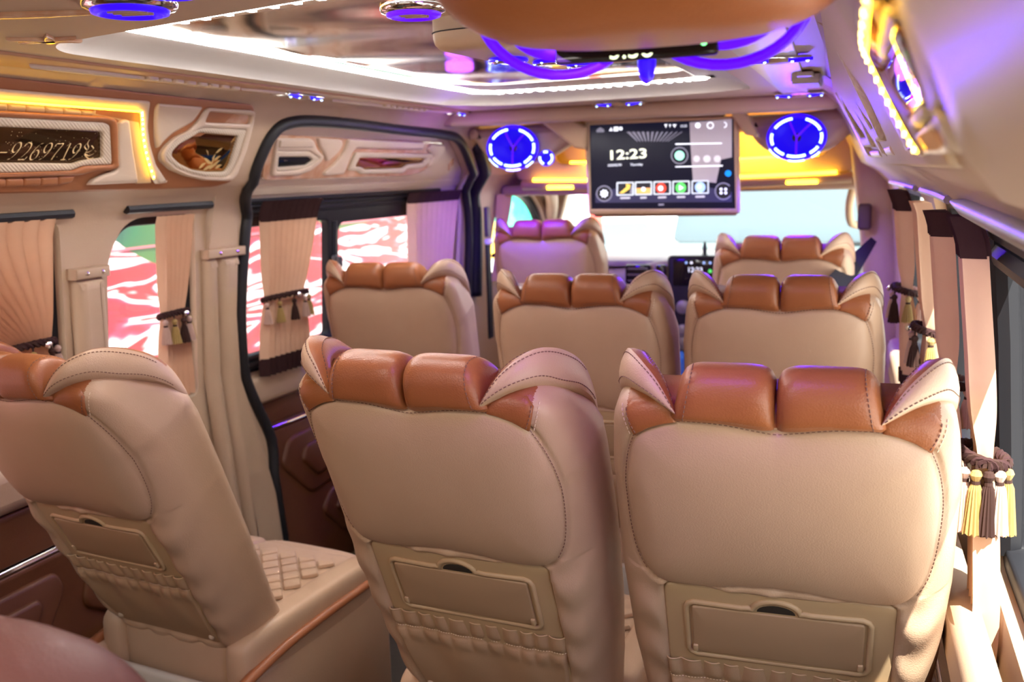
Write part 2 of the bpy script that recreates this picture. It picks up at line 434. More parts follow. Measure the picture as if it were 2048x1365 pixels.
# right side: three windows and the driver's window
RW0 = roundp([(.22, .84), (1.62, .84), (1.62, 1.40), (.22, 1.40)], .05)
RW1 = roundp([(1.85, .84), (2.42, .84), (2.42, 1.395), (1.85, 1.395)], .07)
RW2 = roundp([(2.62, .84), (3.42, .84), (3.42, 1.395), (2.62, 1.395)], .07)
RWF = smoothp([(4.15, .95), (4.16, 1.15), (4.21, 1.30), (4.30, 1.375), (4.52, 1.39), (4.75, 1.345), (4.90, 1.24), (4.98, 1.10), (5.02, .95)], 5, False)
wr_ = sheet('wall_right', side_outline(Y_BACK, Y_END), [RW0, RW1, RW2, RWF], SR, M_TRIM, want=(-1, 0, 0), extra=kinks(Y_BACK, Y_END), edge=.045, smooth=60)
struct(wr_)

# floor
fl = MB(); fl.box((XC, 2.3, -.02), (2.1, 6.6, .04)); struct(fl.obj('floor', M_CARPET))
# outer roof skin and low outer sides keep the daylight out of the body
ro = MB(); ro.box((XC, 2.35, 1.90), (1.75, 5.6, .04), .015); struct(ro.obj('trim_1', M_WHITEP))

# ceiling with the raised tray, its cove, LED strip and mirror
TRAY = smoothp([(-.60, .62), (-.645, .80), (-.645, 1.75), (-.660, 2.18), (-.664, 2.95), (-.640, 3.09), (-.56, 3.19), (-.432, 3.225), (0, 3.212), (.22, 3.165), (.335, 3.11), (.372, 3.02), (.372, 2.2), (.372, .80), (.33, .62)], 5)
TRAY_Y0 = 1.235     # rear edge of the tray
def tray_shape(d, back):
    pts = [(-.58-d*0, back+.0), (-.612, back+.05), (-.640, back+.16), (-.646, 1.75), (-.660, 2.3), (-.664, 2.95), (-.642, 3.09), (-.56, 3.19), (-.432, 3.228), (0, 3.212), (.22, 3.17), (.335, 3.11), (.372, 3.02), (.372, 2.2), (.372, back+.16), (.345, back+.05), (.30, back)]
    return pts
# rear edge slants: from (-.585,1.298) to (0,1.14)
TR = smoothp([(-.50, 1.262), (-.575, 1.29), (-.632, 1.36), (-.646, 1.45), (-.646, 1.75), (-.660, 2.3), (-.664, 2.95), (-.642, 3.09), (-.56, 3.19), (-.432, 3.228), (0, 3.212), (.22, 3.17), (.335, 3.11), (.372, 3.02), (.372, 2.2), (.372, 1.25), (.345, 1.13), (.27, 1.08), (0, 1.140), (-.25, 1.20)], 5)
cxl, cxr = XC-.77, XC+.77
C_OUT = [(cxl, Y_BACK), (cxr, Y_BACK), (cxr, 3.47), (cxl, 3.47)]
ce = sheet('ceiling', C_OUT, [TR], CE(ZC), M_CEIL, want=(0, 0, -1), step=.12, smooth=40); struct(ce)
# cove: rings from the tray edge up and inwards
def cov(ring, d): return inset(ring, d)
if area(TR) < 0: TR = TR[::-1]
rings = [(TR, 0), (inset(TR, .004), .006), (inset(TR, .03), .018), (inset(TR, .065), .029), (inset(TR, .100), .035)]
V = []; F = []
for rg, dz in rings: V += [(x, y, ZC+dz) for x, y in rg]
k = len(TR)
for q in range(len(rings)-1):
    for i in range(k): F.append((q*k+i, q*k+(i+1) % k, (q+1)*k+(i+1) % k, (q+1)*k+i))
F = orient(V, F, Vector((0, 0, -1)))
o = mesh('trim_2', V, F, M_GREYC, smooth=60, recalc=False); struct(o)
tray_in = inset(TR, .098); led_in = inset(TR, .158)
t = empty('ceiling_light', (0, 0, 0), 0, 'white LED strip running round the edge of the raised ceiling tray', 'light strip')
VL = [(x, y, ZC+.037) for x, y in tray_in]+[(x, y, ZC+.037) for x, y in led_in]
qs = [(i, (i+1) % k, k+(i+1) % k, k+i) for i in range(k)]
lit = lambda q: sum(VL[i][0] for i in q)/4 < .235          # the strip is let in along the rear, left and front edges only
mesh('led_strip', VL, orient(VL, [q for q in qs if lit(q)], Vector((0, 0, -1))), M_LED, t, smooth=0, recalc=False)
o = mesh('trim_16', VL, orient(VL, [q for q in qs if not lit(q)], Vector((0, 0, -1))), M_GREYC, None, smooth=0, recalc=False); struct(o)
# small caps that read as the single diodes along the strip
mb = MB()
lp = inset(TR, .128); acc = 0
for i in range(k):
    a = Vector(lp[i]); b_ = Vector(lp[(i+1) % k]); L_ = (b_-a).length; n_ = max(1, int(L_/.03))
    for j in range(n_):
        p = a+(b_-a)*(j/n_)
        if p.x < .235: mb.box((p.x, p.y, ZC+.034), (.012, .040, .006))
d_ = mb.obj('diode_row', M_LED, t); d_['kind'] = 'stuff'
# beige apron between the strip and the mirror, then the mirror
ap_in = roundp([(-.50, 1.42), (-.50, 2.70), (-.40, 2.86), (.20, 2.80), (.24, 2.70), (.24, 1.30)], [.05, .06, .06, .05, .05, .05])
if area(ap_in) < 0: ap_in = ap_in[::-1]
sheet('ceiling', led_in, [ap_in], CE(ZC+.036), M_CEIL, want=(0, 0, -1), smooth=0)['kind'] = 'structure'
mir = sheet('ceiling_mirror', inset(ap_in, -.004), [], lambda x, y, h=0: (x, y, ZC+.042+.0022*math.sin(9*x+5*y)+.0016*math.sin(14*y-4*x)), M_CEILMIRROR, want=(0, 0, -1), step=.03, smooth=180)
tag(mir, 'wavy bronze tinted mirror panel in the middle of the raised ceiling', 'mirror')

# tan bands along both sides of the ceiling with their raised ornaments
bandL = [(XC-.695, Y_BACK), (XC-.60, Y_BACK), (XC-.575, 3.40), (XC-.655, 3.40)]
def band(side):
    s = -1 if side == 'l' else 1
    p = roundp([(XC+s*.575, 3.42), (XC+s*.575, 1.9), (XC+s*.575, .2), (XC+s*.72, .2), (XC+s*.70, 1.9), (XC+s*.655, 3.42)], .01)
    return p
for s in ('l', 'r'):
    b = relief('trim_3' if s == 'l' else 'trim_4', band(s), CE(ZC), M_BAND if s == 'l' else M_BRUSH, h=.006, bev=.003); struct(b)
# flourish on the left band: long slim leaf and a row of scales
def ceil_leaf(x0, y0, x1, y1, w):
    d = Vector((x1-x0, y1-y0)); n = Vector((-d.y, d.x)).normalized(); P = []
    N_ = 10
    for i in range(N_+1):
        t_ = i/N_; P.append(tuple(Vector((x0, y0))+d*t_+n*(w*math.sin(math.pi*t_**.8))))
    for i in range(N_-1, 0, -1):
        t_ = i/N_; P.append(tuple(Vector((x0, y0))+d*t_-n*(w*math.sin(math.pi*t_**.8)*.5)))
    return P
for (ya, nm, lab) in ((1.42, 'ceiling_ornament', 'long cream leaf and scale ornament on the tan ceiling band, nearer the rear'), (2.52, 'ceiling_ornament', 'long cream leaf and scale ornament on the tan ceiling band, nearer the front')):
    t = empty(nm, (XC-.64, ya+.4, ZC), 0, lab, 'ornament', 'ornaments on the left ceiling band')
    fnc = lambda x, y, h=0, ya=ya: (x-(XC-.64), y-(ya+.4), -.006-h)
    xx = XC-.645
    relief('long_leaf', ceil_leaf(xx, ya, xx+.012, ya+.30, .012), fnc, M_PANEL, t, h=.008, bev=.005)
    for i in range(8):
        y_ = ya+.30+i*.042
        relief('scale', roundp([(xx-.006, y_), (xx+.026, y_-.006), (xx+.024, y_+.030), (xx+.004, y_+.038)], .012), fnc, M_PANEL, t, h=.008, bev=.004)
    relief('long_leaf', ceil_leaf(xx+.012, ya+.64, xx+.03, ya+.86, .009), fnc, M_PANEL, t, h=.007, bev=.004)

# added fill lamp behind the camera, lighting the seat tops from above
t = empty('ceiling_light', (XC+.05, .20, ZC), 0, 'added fill lamp, out of view on the ceiling lining above the back row', 'fill lamp')
fnd = lambda x, y, h=0: (x, y, -h)
Pd = roundp([(-.34, -.20), (.34, -.20), (.34, .20), (-.34, .20)], .06)
relief('rim', inset(Pd, -.02), fnd, M_PLASTIC, t, h=.014, bev=.008, holes=[Pd])
relief('diffuser', Pd, fnd, mat('fill_lamp_diffuser', (1, 1, 1), .5, emit=(1, .90, .80), estr=3.4), t, h=.008, bev=.002)

# the roof lining over the cab, the header beam and windscreen header
cab = MB(); 
cabs = sheet('ceiling', [(cxl, 3.47), (cxr, 3.47), (cxr, Y_END+.1), (cxl, Y_END+.1)], [], CE(1.70), M_CEIL, want=(0, 0, -1)); struct(cabs)
hb = MB(); hb.box((XC, 3.50, 1.685), (1.50, .11, .055), .02, 3); o = hb.obj('trim_5', M_TRIM); struct(o)

# closed tailgate behind the camera with its wide window
TG = roundp([(-.76, 1.02), (-.66, 1.46), (.40, 1.46), (.50, 1.02)], .06)
tg = sheet('wall_back', [(-1.12, .0), (.86, .0), (.90, .8), (.70, 1.71), (-.96, 1.71), (-1.16, .8)], [TG], lambda x, z, h=0: (x, -.34-h, z), M_TRIM, want=(0, 1, 0), edge=.04); struct(tg)
w9 = empty('window_9', (0, 0, 0)); w9['kind'] = 'structure'
sheet('glass', TG, [], lambda x, z, h=0: (x, -.36, z), M_GLASST, w9, want=(0, 1, 0))
# ------------------------------------------------------------------ windows
def window(name, outline, fn, side, inner=.035, frame=.03, y_split=None, glass_off=.045):
    """black frame following the opening, glass, optional sliding sash"""
    t = empty(name, (0, 0, 0)); t['kind'] = 'structure'
    if area(outline) < 0: outline = outline[::-1]
    fo = inset(outline, -.012); fi = inset(outline, frame)
    f2 = lambda a, b, h=0: fn(a, b, h-glass_off-.012)
    relief('frame', fo, f2, M_FRAME, t, h=.034, bev=.006, holes=[fi])
    g = inset(outline, frame-.008)
    sheet('glass', g, [], lambda a, b, h=0: fn(a, b, -glass_off), M_GLASS, t, want=(1 if side == 'l' else -1, 0, 0), step=.15)
    return t
window('window_1', W0, SL, 'l', frame=.045)
window('window_2', W1, SL, 'l', frame=.024)
window('window_3', WF, SL, 'l', frame=.03)
w4 = window('window_4', RW0, SR, 'r', frame=.03)
w5 = window('window_5', RW1, SR, 'r', frame=.025)
w6 = window('window_6', RW2, SR, 'r', frame=.025)
window('window_7', RWF, SR, 'r', frame=.03)
# sliding sash bars in the near right window
mb = MB()
mb.tube([SR(y, 1.335, -.03) for y in (.25, .8, 1.2, 1.6)], .022, 8); mb.tube([SR(y, 1.375, -.02) for y in (.25, .8, 1.2, 1.6)], .016, 8)
mb.tube([SR(1.60, z, -.03) for z in (.86, 1.0, 1.2, 1.36)], .022, 8)
mb.obj('sliding_sash', M_FRAME, w4)
MB().tube([SR(y, 1.412, .012) for y in (.25, .7, 1.1, 1.45, 1.66)], [.012, .012, .012, .012, .004], 10).obj('curtain_rail', M_STEEL, w4)
mb = MB(); mb.tube([SR(y, 1.408, .008) for y in (1.84, 2.1, 2.44)], .008, 8); mb.obj('curtain_rail', M_STEEL, w5)
mb = MB(); mb.tube([SR(y, 1.408, .008) for y in (2.6, 3.0, 3.44)], .008, 8); mb.obj('curtain_rail', M_STEEL, w6)
# black curtain rails over the two left windows
for i, (a, b) in enumerate(((.78, 1.815), (2.0, 2.335))):
    p = [SL(a+(b-a)*j/8, 1.409, .006) for j in range(9)]
    MB().tube(p, .012, 8).obj('curtain_rail', M_BLACK, bpy.data.objects['window_%d' % (i+1)])
# buttoned leather straps round the left pillars
for i, (a, b, z) in enumerate(((1.815, 1.93, 1.258), (2.315, 2.48, 1.262))):
    t = empty('pillar_strap', SL((a+b)/2, z, 0), 0, 'cream strap with studs around the pillar %s' % ('left of the small arched window' if i == 0 else 'beside the sliding door'), 'strap', 'straps on the left pillars')
    c = Vector(SL((a+b)/2, z, 0))
    P = [(a, z-.014), (b, z-.014), (b, z+.014), (a, z+.014)]
    relief('band', P, lambda y, zz, h=0, c=c: tuple(Vector(SL(y, zz, h))-c), M_TRIM, t, h=.034, bev=.006)
    for q in (.3, .75):
        p = Vector(SL(a+(b-a)*q, z, .034))-c
        MB().lathe([(.006, 0), (.005, .003), (0, .004)], 12, p, (1, 0, 0)).obj('stud', M_CHROME, t)

# rounded pillar covers on the left
for i, P in enumerate(([(1.822, .70), (1.925, .70), (1.925, 1.245), (1.822, 1.245)], [(2.315, .02), (2.375, .02), (2.372, .90), (2.370, 1.25), (2.318, 1.25), (2.316, .9)], [(2.385, .02), (2.550, .02), (2.556, .45), (2.505, .72), (2.462, .86), (2.455, 1.06), (2.465, 1.25), (2.382, 1.25), (2.380, .9)])):
    struct(relief('trim_%d' % (13+i), roundp(P, .01, 3), SL, M_TRIM, None, h=.030, bev=.0285, seg=6, step=.08, smooth=80))
# ledges and padded leather panels under the windows
def lower(side, y0, y1, n, off=0.0, nm='trim', ledge_to=None):
    fn = (SLo(off) if side == 'l' else SRo(off))
    def rel(name, P, m, h, bev, parent): return relief(name, P, fn, m, parent, h=h, bev=bev, step=.2)
    t = empty('%s_%d' % (nm, n), (0, 0, 0)); t['kind'] = 'structure'
    s = 1
    le = ledge_to or y1
    rel('ledge', roundp([(y0, .725), (le, .725), (le, .835), (y0, .835)], .01), M_TRIM, .040, .03, t)
    rel('upper_board', [(y0, .60), (y1, .60), (y1, .72), (y0, .72)], M_TANLOW, .012, .005, t)
    rel('chrome_strip', [(y0, .583), (y1, .583), (y1, .597), (y0, .597)], M_CHROME, .014, .004, t)
    rel('padded_board', [(y0, .06), (y1, .06), (y1, .58), (y0, .58)], M_TANLOW, .012, .005, t)
    y = y0+.08
    while y < y1-.1:
        b_ = min(.36, y1-.04-y)
        for (zz0, zz1) in ((.36, .54), (.12, .33)):
            P = roundp([(y, zz0+.06), (y+.05, zz1), (y+b_*.95, zz1), (y+b_, zz1-.05), (y+b_*.72, zz0), (y+.09, zz0)], .03)
            if b_ > .2:
                relief('padded_shape', P, lambda a, b, h=0: fn(a, b, h+.010), M_TANLOW, t, h=.012, bev=.011)
                c = (sum(p[0] for p in P)/len(P), sum(p[1] for p in P)/len(P))
                Q = [(c[0]+(p[0]-c[0])*.55, c[1]+(p[1]-c[1])*.55) for p in P]
                relief('padded_shape', Q, lambda a, b, h=0: fn(a, b, h+.020), M_TANLOW, t, h=.012, bev=.011)
        y += .40
    return t
lower('l', Y_BACK, 2.27, 6, ledge_to=2.03)
lower('r', Y_BACK, 3.7, 7)

# ------------------------------------------------------------------ sliding door (left)
dfn = SLo(.05)
door = empty('door_1', (0, 0, 0)); door['kind'] = 'structure'
D_OUT = [(2.34, .02), (2.36, .5), (2.36, 1.0), (2.33, 1.5), (2.40, 1.66), (3.70, 1.66), (4.08, 1.42), (4.12, 1.2), (4.12, .5), (4.10, .02)]
DWIN = roundp([(2.44, .86), (3.70, .86), (3.70, 1.378), (2.44, 1.378)], .03)
sheet('door_skin', D_OUT, [DWIN], dfn, M_PANEL, door, want=(1, 0, 0), step=(.1, .05), edge=.03, smooth=60)
fo = inset(DWIN if area(DWIN) > 0 else DWIN[::-1], -.015)
d2 = lambda a, b, h=0: dfn(a, b, h-.02)
for (a, b) in ((2.46, 3.052), (3.092, 3.66)):
    pass
relief('window_frame', fo, d2, M_FRAME, door, h=.03, bev=.006, holes=[roundp([(2.46, .905), (3.02, .905), (3.02, 1.325), (2.46, 1.325)], .02), roundp([(3.085, .905), (3.66, .905), (3.66, 1.31), (3.085, 1.31)], .04)])
sheet('glass', [(2.45, .88), (3.68, .88), (3.68, 1.36), (2.45, 1.36)], [], lambda a, b, h=0: dfn(a, b, -.03), M_GLASS, door, want=(1, 0, 0), step=.2)
# stepped rails over and under the sliding panes
mb = MB()
for z, h, r in ((1.372, .004, .014), (1.350, .0, .010), (1.392, .012, .008), (.895, .004, .012), (.872, .010, .013)):
    mb.tube([dfn(2.44+1.26*i/8, z, h) for i in range(9)], r, 8)
mb.tube([dfn(3.055, .90+.42*i/6, .0) for i in range(7)], .020, 8)
mb.obj('sash_rail', M_FRAME, door)
mb = MB(); mb.box(dfn(3.04, 1.12, .03), (.02, .03, .15), .008, 3); mb.box(dfn(3.04, 1.17, .045), (.02, .022, .04), .006, 2)
mb.obj('window_latch', mat('latch_grey', (.05, .05, .06), .3), door)
# glow tube over the window catches the violet light: polished top rail
MB().tube([dfn(2.40+1.4*i/8, 1.409, .012) for i in range(9)], .008, 8).obj('curtain_rail', M_FRAME, door)
relief('lower_lip', [(2.42, 1.425), (4.0, 1.425), (3.95, 1.452), (2.42, 1.452)], dfn, M_PANEL, door, h=.010, bev=.006)
# ledge and boards of the door
for nmx, (z0, z1), m, h, bev in (('ledge', (.735, .835), M_TRIM, .045, .03), ('upper_board', (.655, .733), M_TANLOW, .012, .004), ('padded_board', (.06, .625), M_TANLOW, .012, .004)):
    relief(nmx, [(2.38, z0), (3.98, z0), (3.98, z1), (2.38, z1)], dfn, m, door, h=h, bev=bev, step=.2)
relief('chrome_strip', roundp([(2.64, .632), (3.9, .632), (3.9, .645), (2.64, .645)], .004), dfn, M_CHROME, door, h=.018, bev=.005)
relief('upper_board', [(2.38, .625), (3.98, .625), (3.98, .655), (2.38, .655)], dfn, M_TANLOW, door, h=.008, bev=.002)
for P in ([(2.66, .50), (2.72, .585), (3.05, .60), (3.10, .50), (2.98, .38), (2.80, .36)], [(2.84, .28), (2.92, .345), (3.10, .35), (3.16, .26), (3.02, .16), (2.96, .16)]):
    Q = roundp(P, .035); c = (sum(p[0] for p in Q)/len(Q), sum(p[1] for p in Q)/len(Q))
    relief('padded_shape', Q, lambda a, b, h=0: dfn(a, b, h+.010), M_TANLOW, door, h=.014, bev=.013)
    relief('padded_shape', [(c[0]+(p[0]-c[0])*.55, c[1]+(p[1]-c[1])*.55) for p in Q], lambda a, b, h=0: dfn(a, b, h+.022), M_TANLOW, door, h=.014, bev=.013)
# rubber seal round the opening and the bright door edge
seal = MB().tube([SL(a, b, .004) for a, b in DOOR_HOLE], .019, 10).obj('rubber_seal', M_BLACK, door, smooth=180)
mb = MB(); mb.tube([dfn(a, b, .03) for a, b in smoothp([(3.66, 1.625), (3.86, 1.50), (3.98, 1.36), (4.0, 1.2), (3.99, 1.0)], 5, False)], .010, 8); mb.obj('door_edge', M_PANEL, door)
# dark upright between door and cab
MB().tube([SL(a, b, .0) for a, b in smoothp([(3.80, 1.60), (4.02, 1.45), (4.11, 1.30), (4.14, 1.1), (4.14, .9)], 5, False)], .035, 10).obj('front_seal', M_BLACK, door, smooth=180)
# ------------------------------------------------------------------ seats
# back frame: u across, v up along the back (0 at the lower tips of the orange top), y forward; rear face near y = 0
VT, VB = .058, -.73
def back_w(v):
    w = float(np.interp(v, [-.73, -.60, -.45, -.28, -.10, 0, .03, .06, .10], [.200, .220, .236, .243, .240, .226, .220, .214, .205]))
    rc = .05
    if v > VT-rc: w -= .035*(1-math.sqrt(max(0, 1-((v-(VT-rc))/rc)**2)))
    return w
def back_yf(v): return float(np.interp(v, [-.73, -.5, -.3, -.14, -.10, -.06, -.03, .0, .025, .04], [.15, .158, .172, .188, .186, .170, .145, .11, .088, .075]))
def back_y0(v):
    y = 0.0
    rt = .030
    if v > VT-rt: y += rt*(1-math.sqrt(max(0, 1-((v-(VT-rt))/rt)**2)))
    if v < -.62: y += .03*((-.62-v)/.11)**2
    return y
def crv(v): return float(np.interp(v, [-.12, VT], [.072, .024]))
def rear_y(u, v):
    w = back_w(v); a = abs(u); y = back_y0(v)
    y -= .010*(1-(u/.22)**2)
    c_ = crv(v)
    if a > w-c_: y += c_*(1-math.sqrt(max(0, 1-min(1, (a-(w-c_))/c_)**2)))
    return y
SEAMH = [(0, .021), (.03, .025), (.07, .031), (.115, .032), (.14, .028), (.165, .018), (.19, 0), (.203, -.04), (.212, -.10), (.211, -.17), (.203, -.225), (.188, -.258), (.165, -.276), (.13, -.279), (.09, -.275), (.05, -.268), (0, -.265)]
seam_r = smoothp(SEAMH, 4, False)
SEAM = seam_r+[(-u, v) for u, v in seam_r[::-1]][1:-1]
PANEL = roundp([(-.168, -.50), (-.170, -.279), (.170, -.279), (.168, -.50), (.158, -.675), (-.158, -.675)], [.01, .014, .014, .01, .03, .03])
def poly_dist(P, poly):
    A = np.array(poly); B = np.roll(A, -1, 0); d = np.full(len(P), 9.0)
    for a, b in zip(A, B):
        ab = b-a; t = np.clip(((P-a)@ab)/max(1e-12, ab@ab), 0, 1); q = P-(a+t[:, None]*ab)
        d = np.minimum(d, np.hypot(q[:, 0], q[:, 1]))
    ins = np.array([inpoly(p, poly) for p in P]); return d, ins
def build_back():
    vs = np.concatenate([np.linspace(VB, -.30, 70, endpoint=False), np.linspace(-.30, -.24, 24, endpoint=False), np.linspace(-.24, -.02, 44, endpoint=False), np.linspace(-.02, .04, 22, endpoint=False), np.linspace(.04, VT, 16)])
    ts = np.linspace(-1, 1, 121)
    V = []; nU = len(ts); UV = []
    for v in vs:
        w = back_w(v)
        for t in ts:
            # denser towards the rounded corners
            cr_ = crv(v); at_ = abs(t); u = math.copysign((w-cr_)*at_/.70 if at_ < .70 else (w-cr_)+cr_*math.sin((at_-.70)/.30*math.pi/2), t)
            V.append([u, rear_y(u, v), v]); UV.append((u, v))
    V = np.array(V); UV = np.array(UV)
    d, ins = poly_dist(UV, SEAM)
    V[:, 1] -= np.where(ins, .020*(1-np.exp(-d/.035)), 0)
    V[:, 1] += .0055*np.exp(-(d/.0042)**2)
    dp, inp = poly_dist(UV, PANEL)
    low = UV[:, 1] < -.262
    fade = np.clip((np.array([back_w(v) for v in UV[:, 1]])-np.abs(UV[:, 0]))/.03, 0, 1)
    V[:, 1] -= np.where(low & ~inp & ~ins, .010*fade*np.clip((1-np.exp(-dp/.02)), 0, 1)*np.clip((-.262-UV[:, 1])/.06, 0, 1), 0)
    V[:, 1] += np.where(inp & ~ins, .012*np.clip(dp/.006, 0, 1), 0)
    # soft creases on the lower bolsters
    V[:, 1] += np.where(low & ~inp & ~ins, .0025*fade*np.sin(UV[:, 1]*70+3*np.sin(UV[:, 0]*40)), 0)
    verts = V.tolist(); F = []
    R_ = len(vs)
    for j in range(R_-1):
        for i in range(nU-1):
            a = j*nU+i; F.append((a, a+1, a+nU+1, a+nU))
    # sides, front: continue each row round the front
    nf = 15; base = len(verts)
    for v in vs:
        w = back_w(v); yf = back_yf(v); y1 = rear_y(w, v); rt = .03
        if v > VT-rt: yf -= rt*(1-math.sqrt(max(0, 1-((v-(VT-rt))/rt)**2)))
        yf = max(yf, y1+.012)
        cr = min(.04, (yf-y1)*.45)
        for q in range(1, nf+1):
            s_ = q/(nf+1)
            if s_ <= .5:
                a = s_*2
                if a < .4: p = (w, y1+(yf-cr-y1)*a/.4)
                else:
                    b = (a-.4)/.6*math.pi/2; p = (w-cr*(1-math.cos(b)), yf-cr+cr*math.sin(b))
            else:
                a = (1-s_)*2
                if a < .4: p = (-w, y1+(yf-cr-y1)*a/.4)
                else:
                    b = (a-.4)/.6*math.pi/2; p = (-w+cr*(1-math.cos(b)), yf-cr+cr*math.sin(b))
            verts.append([p[0], p[1], v])
    for j in range(R_-1):
        F.append((j*nU+nU-1, base+j*nf, base+(j+1)*nf, (j+1)*nU+nU-1))
        for q in range(nf-1):
            a = base+j*nf+q; F.append((a, a+1, a+nf+1, a+nf))
        F.append((base+j*nf+nf-1, j*nU, (j+1)*nU, base+(j+1)*nf+nf-1))
    top = [(R_-1)*nU+i for i in range(nU)]+[base+(R_-1)*nf+q for q in range(nf)]
    bot = [i for i in range(nU)][::-1]+[base+q for q in range(nf)][::-1]
    F.append(tuple(top)); F.append(tuple(bot))
    return verts, F
def by(u, v, lift=.0):
    """a point on the rear face of the back, lifted to the rear"""
    w = back_w(v)-.002; u = max(-w, min(w, u)); return (u, rear_y(u, v)-lift, v)

def seam_v(u):
    return float(np.interp(abs(u), [p[0] for p in SEAMH[:7]], [p[1] for p in SEAMH[:7]]))
def build_pad(sgn):
    """one of the two orange head cushions: from the rear seam, over the top, to the front"""
    nu, nt = 26, 30; u0, u1 = .0015, .134
    V = []
    for i in range(nu+1):
        s_ = i/nu; x = 2*s_-1
        pil = (1-abs(x)**6)**.6 if abs(x) < 1 else 0
        u = u0+(u1-u0)*s_
        v0 = seam_v(u)-.001
        path = [(.006, v0), (-.013, v0+.003), (-.022, v0+.014), (-.026, .048), (-.023, .074), (-.012, .094), (.008, .104), (.032, .100), (.054, .084), (.070, .055), (.078, .0)]
        P = smoothp(path, 4, False)
        core = (.032, .022)
        for t in range(nt+1):
            q = P[int(t/nt*(len(P)-1))]
            top_ = min(1, max(0, t-3)/9); f = (.82-.10*top_)+(.18+.10*top_)*pil if t > 1 else .93+.07*pil
            y = core[0]+(q[0]-core[0])*f; v = core[1]+(q[1]-core[1])*f
            if t < 3: v = q[1]*(t == 0)+v*(t > 0)
            bow = .004*pil*(1 if s_ > .5 else 0)
            uu = u-(.012*max(0, (v-.04)/.05) if s_ > .5 else 0)*(s_-.5)*2
            V.append((sgn*(uu+bow*0), y, v))
    F = []
    for i in range(nu):
        for t in range(nt):
            a = i*(nt+1)+t; F.append((a, a+1, a+nt+2, a+nt+1))
    b = len(V)
    F.append(tuple(range(nt+1))); F.append(tuple(nu*(nt+1)+t for t in range(nt+1)))
    F.append(tuple(i*(nt+1) for i in range(nu+1))); F.append(tuple(i*(nt+1)+nt for i in range(nu+1)))
    return V, F
def side_panel_poly():
    low = [(.130, seam_v(.130)), (.148, seam_v(.148)), (.168, seam_v(.168)), (.190, .0005)]
    return low+[(.1955, .018), (.2, .038), (.19, .050), (.165, .055), (.132, .055)]
def build_side(sgn):
    mb = MB()
    poly = [(sgn*u, v) for u, v in side_panel_poly()]
    fn = lambda u, v, h=0: by(u, v, h+.001)
    relief_into(mb, poly if area(poly) > 0 else poly[::-1], fn, .005, .0025, 0, (), 2, 0, step=.012)
    return mb
# four guiding curves of the flap: lower edge, upper edge, inner end of the orange face
WLO = [(.128, -.020, .050), (.152, -.012, .064), (.178, .004, .070), (.204, .034, .060), (.220, .068, .030), (.230, .112, -.006), (.232, .148, -.052), (.224, .172, -.105)]
WUP = [(.129, -.019, .053), (.152, .004, .084), (.176, .028, .100), (.199, .064, .097), (.215, .104, .070), (.224, .142, .026), (.225, .168, -.030), (.222, .180, -.100)]
WIN = [(.128, -.012, .048), (.140, .018, .060), (.153, .040, .066), (.168, .078, .056), (.184, .124, .030), (.196, .162, -.004), (.206, .184, -.048), (.216, .184, -.100)]
WBK = [(.129, -.012, .042), (.148, .004, .044), (.170, .028, .040), (.188, .060, .012), (.200, .105, -.012), (.208, .140, -.05), (.212, .160, -.08), (.216, .172, -.103)]
def build_wing(sgn):
    """cream flap that curls back over the shoulder of the headrest, and its orange upper face"""
    A, B, C_, D = (smoothp(c, 5, False) for c in (WLO, WUP, WIN, WBK))
    n = len(A); V = []; nS = 14
    cen = [(Vector(a)+Vector(b)+Vector(c)+Vector(d))/4 for a, b, c, d in zip(A, B, C_, D)]
    for i in range(n):
        a, b, c, d = (Vector(x[i]) for x in (A, B, C_, D)); k = math.sin(math.pi*min(1, max(0, i/(n-1))))**.7
        def arc(p, q, m, bul):
            out = []
            for j in range(m):
                t = j/m; w_ = p.lerp(q, t); o_ = (w_-cen[i]); o_ = o_.normalized() if o_.length > 1e-6 else Vector((0, 0, 1))
                out.append(w_+o_*bul*k*math.sin(math.pi*t))
            return out
        V += arc(a, b, 5, .009)+arc(b, c, 4, .010)+arc(c, d, 2, 0)+arc(d, a, 3, .0)
    V = [(sgn*v.x, v.y, v.z) for v in V]
    F = []; OF = []
    for i in range(n-1):
        for q in range(nS):
            f = (i*nS+q, i*nS+(q+1) % nS, (i+1)*nS+(q+1) % nS, (i+1)*nS+q)
            (OF if 5 <= q < 12 and i < n*.8 else F).append(f)
    F.append(tuple(range(nS))); F.append(tuple((n-1)*nS+q for q in range(nS)))
    return V, F, OF
def dashes(paths, m_name, m, parent, L=.0042, gap=.0028, r=.0008):
    mb = MB()
    for P in paths:
        P = [Vector(p) for p in P]; d = 0; pos = []
        seg = [(P[i], P[i+1]) for i in range(len(P)-1)]
        tot = sum((b-a).length for a, b in seg); cum = [0]
        for a, b in seg: cum.append(cum[-1]+(b-a).length)
        def at(x):
            for i in range(len(seg)):
                if x <= cum[i+1] or i == len(seg)-1:
                    a, b = seg[i]; t = (x-cum[i])/max(1e-9, cum[i+1]-cum[i]); return a+(b-a)*t
        while d+L < tot:
            mb.tube([at(d), at(d+L)], r, 4); d += L+gap
    o = mb.obj(m_name, m, parent, smooth=0); o['kind'] = 'stuff'; return o

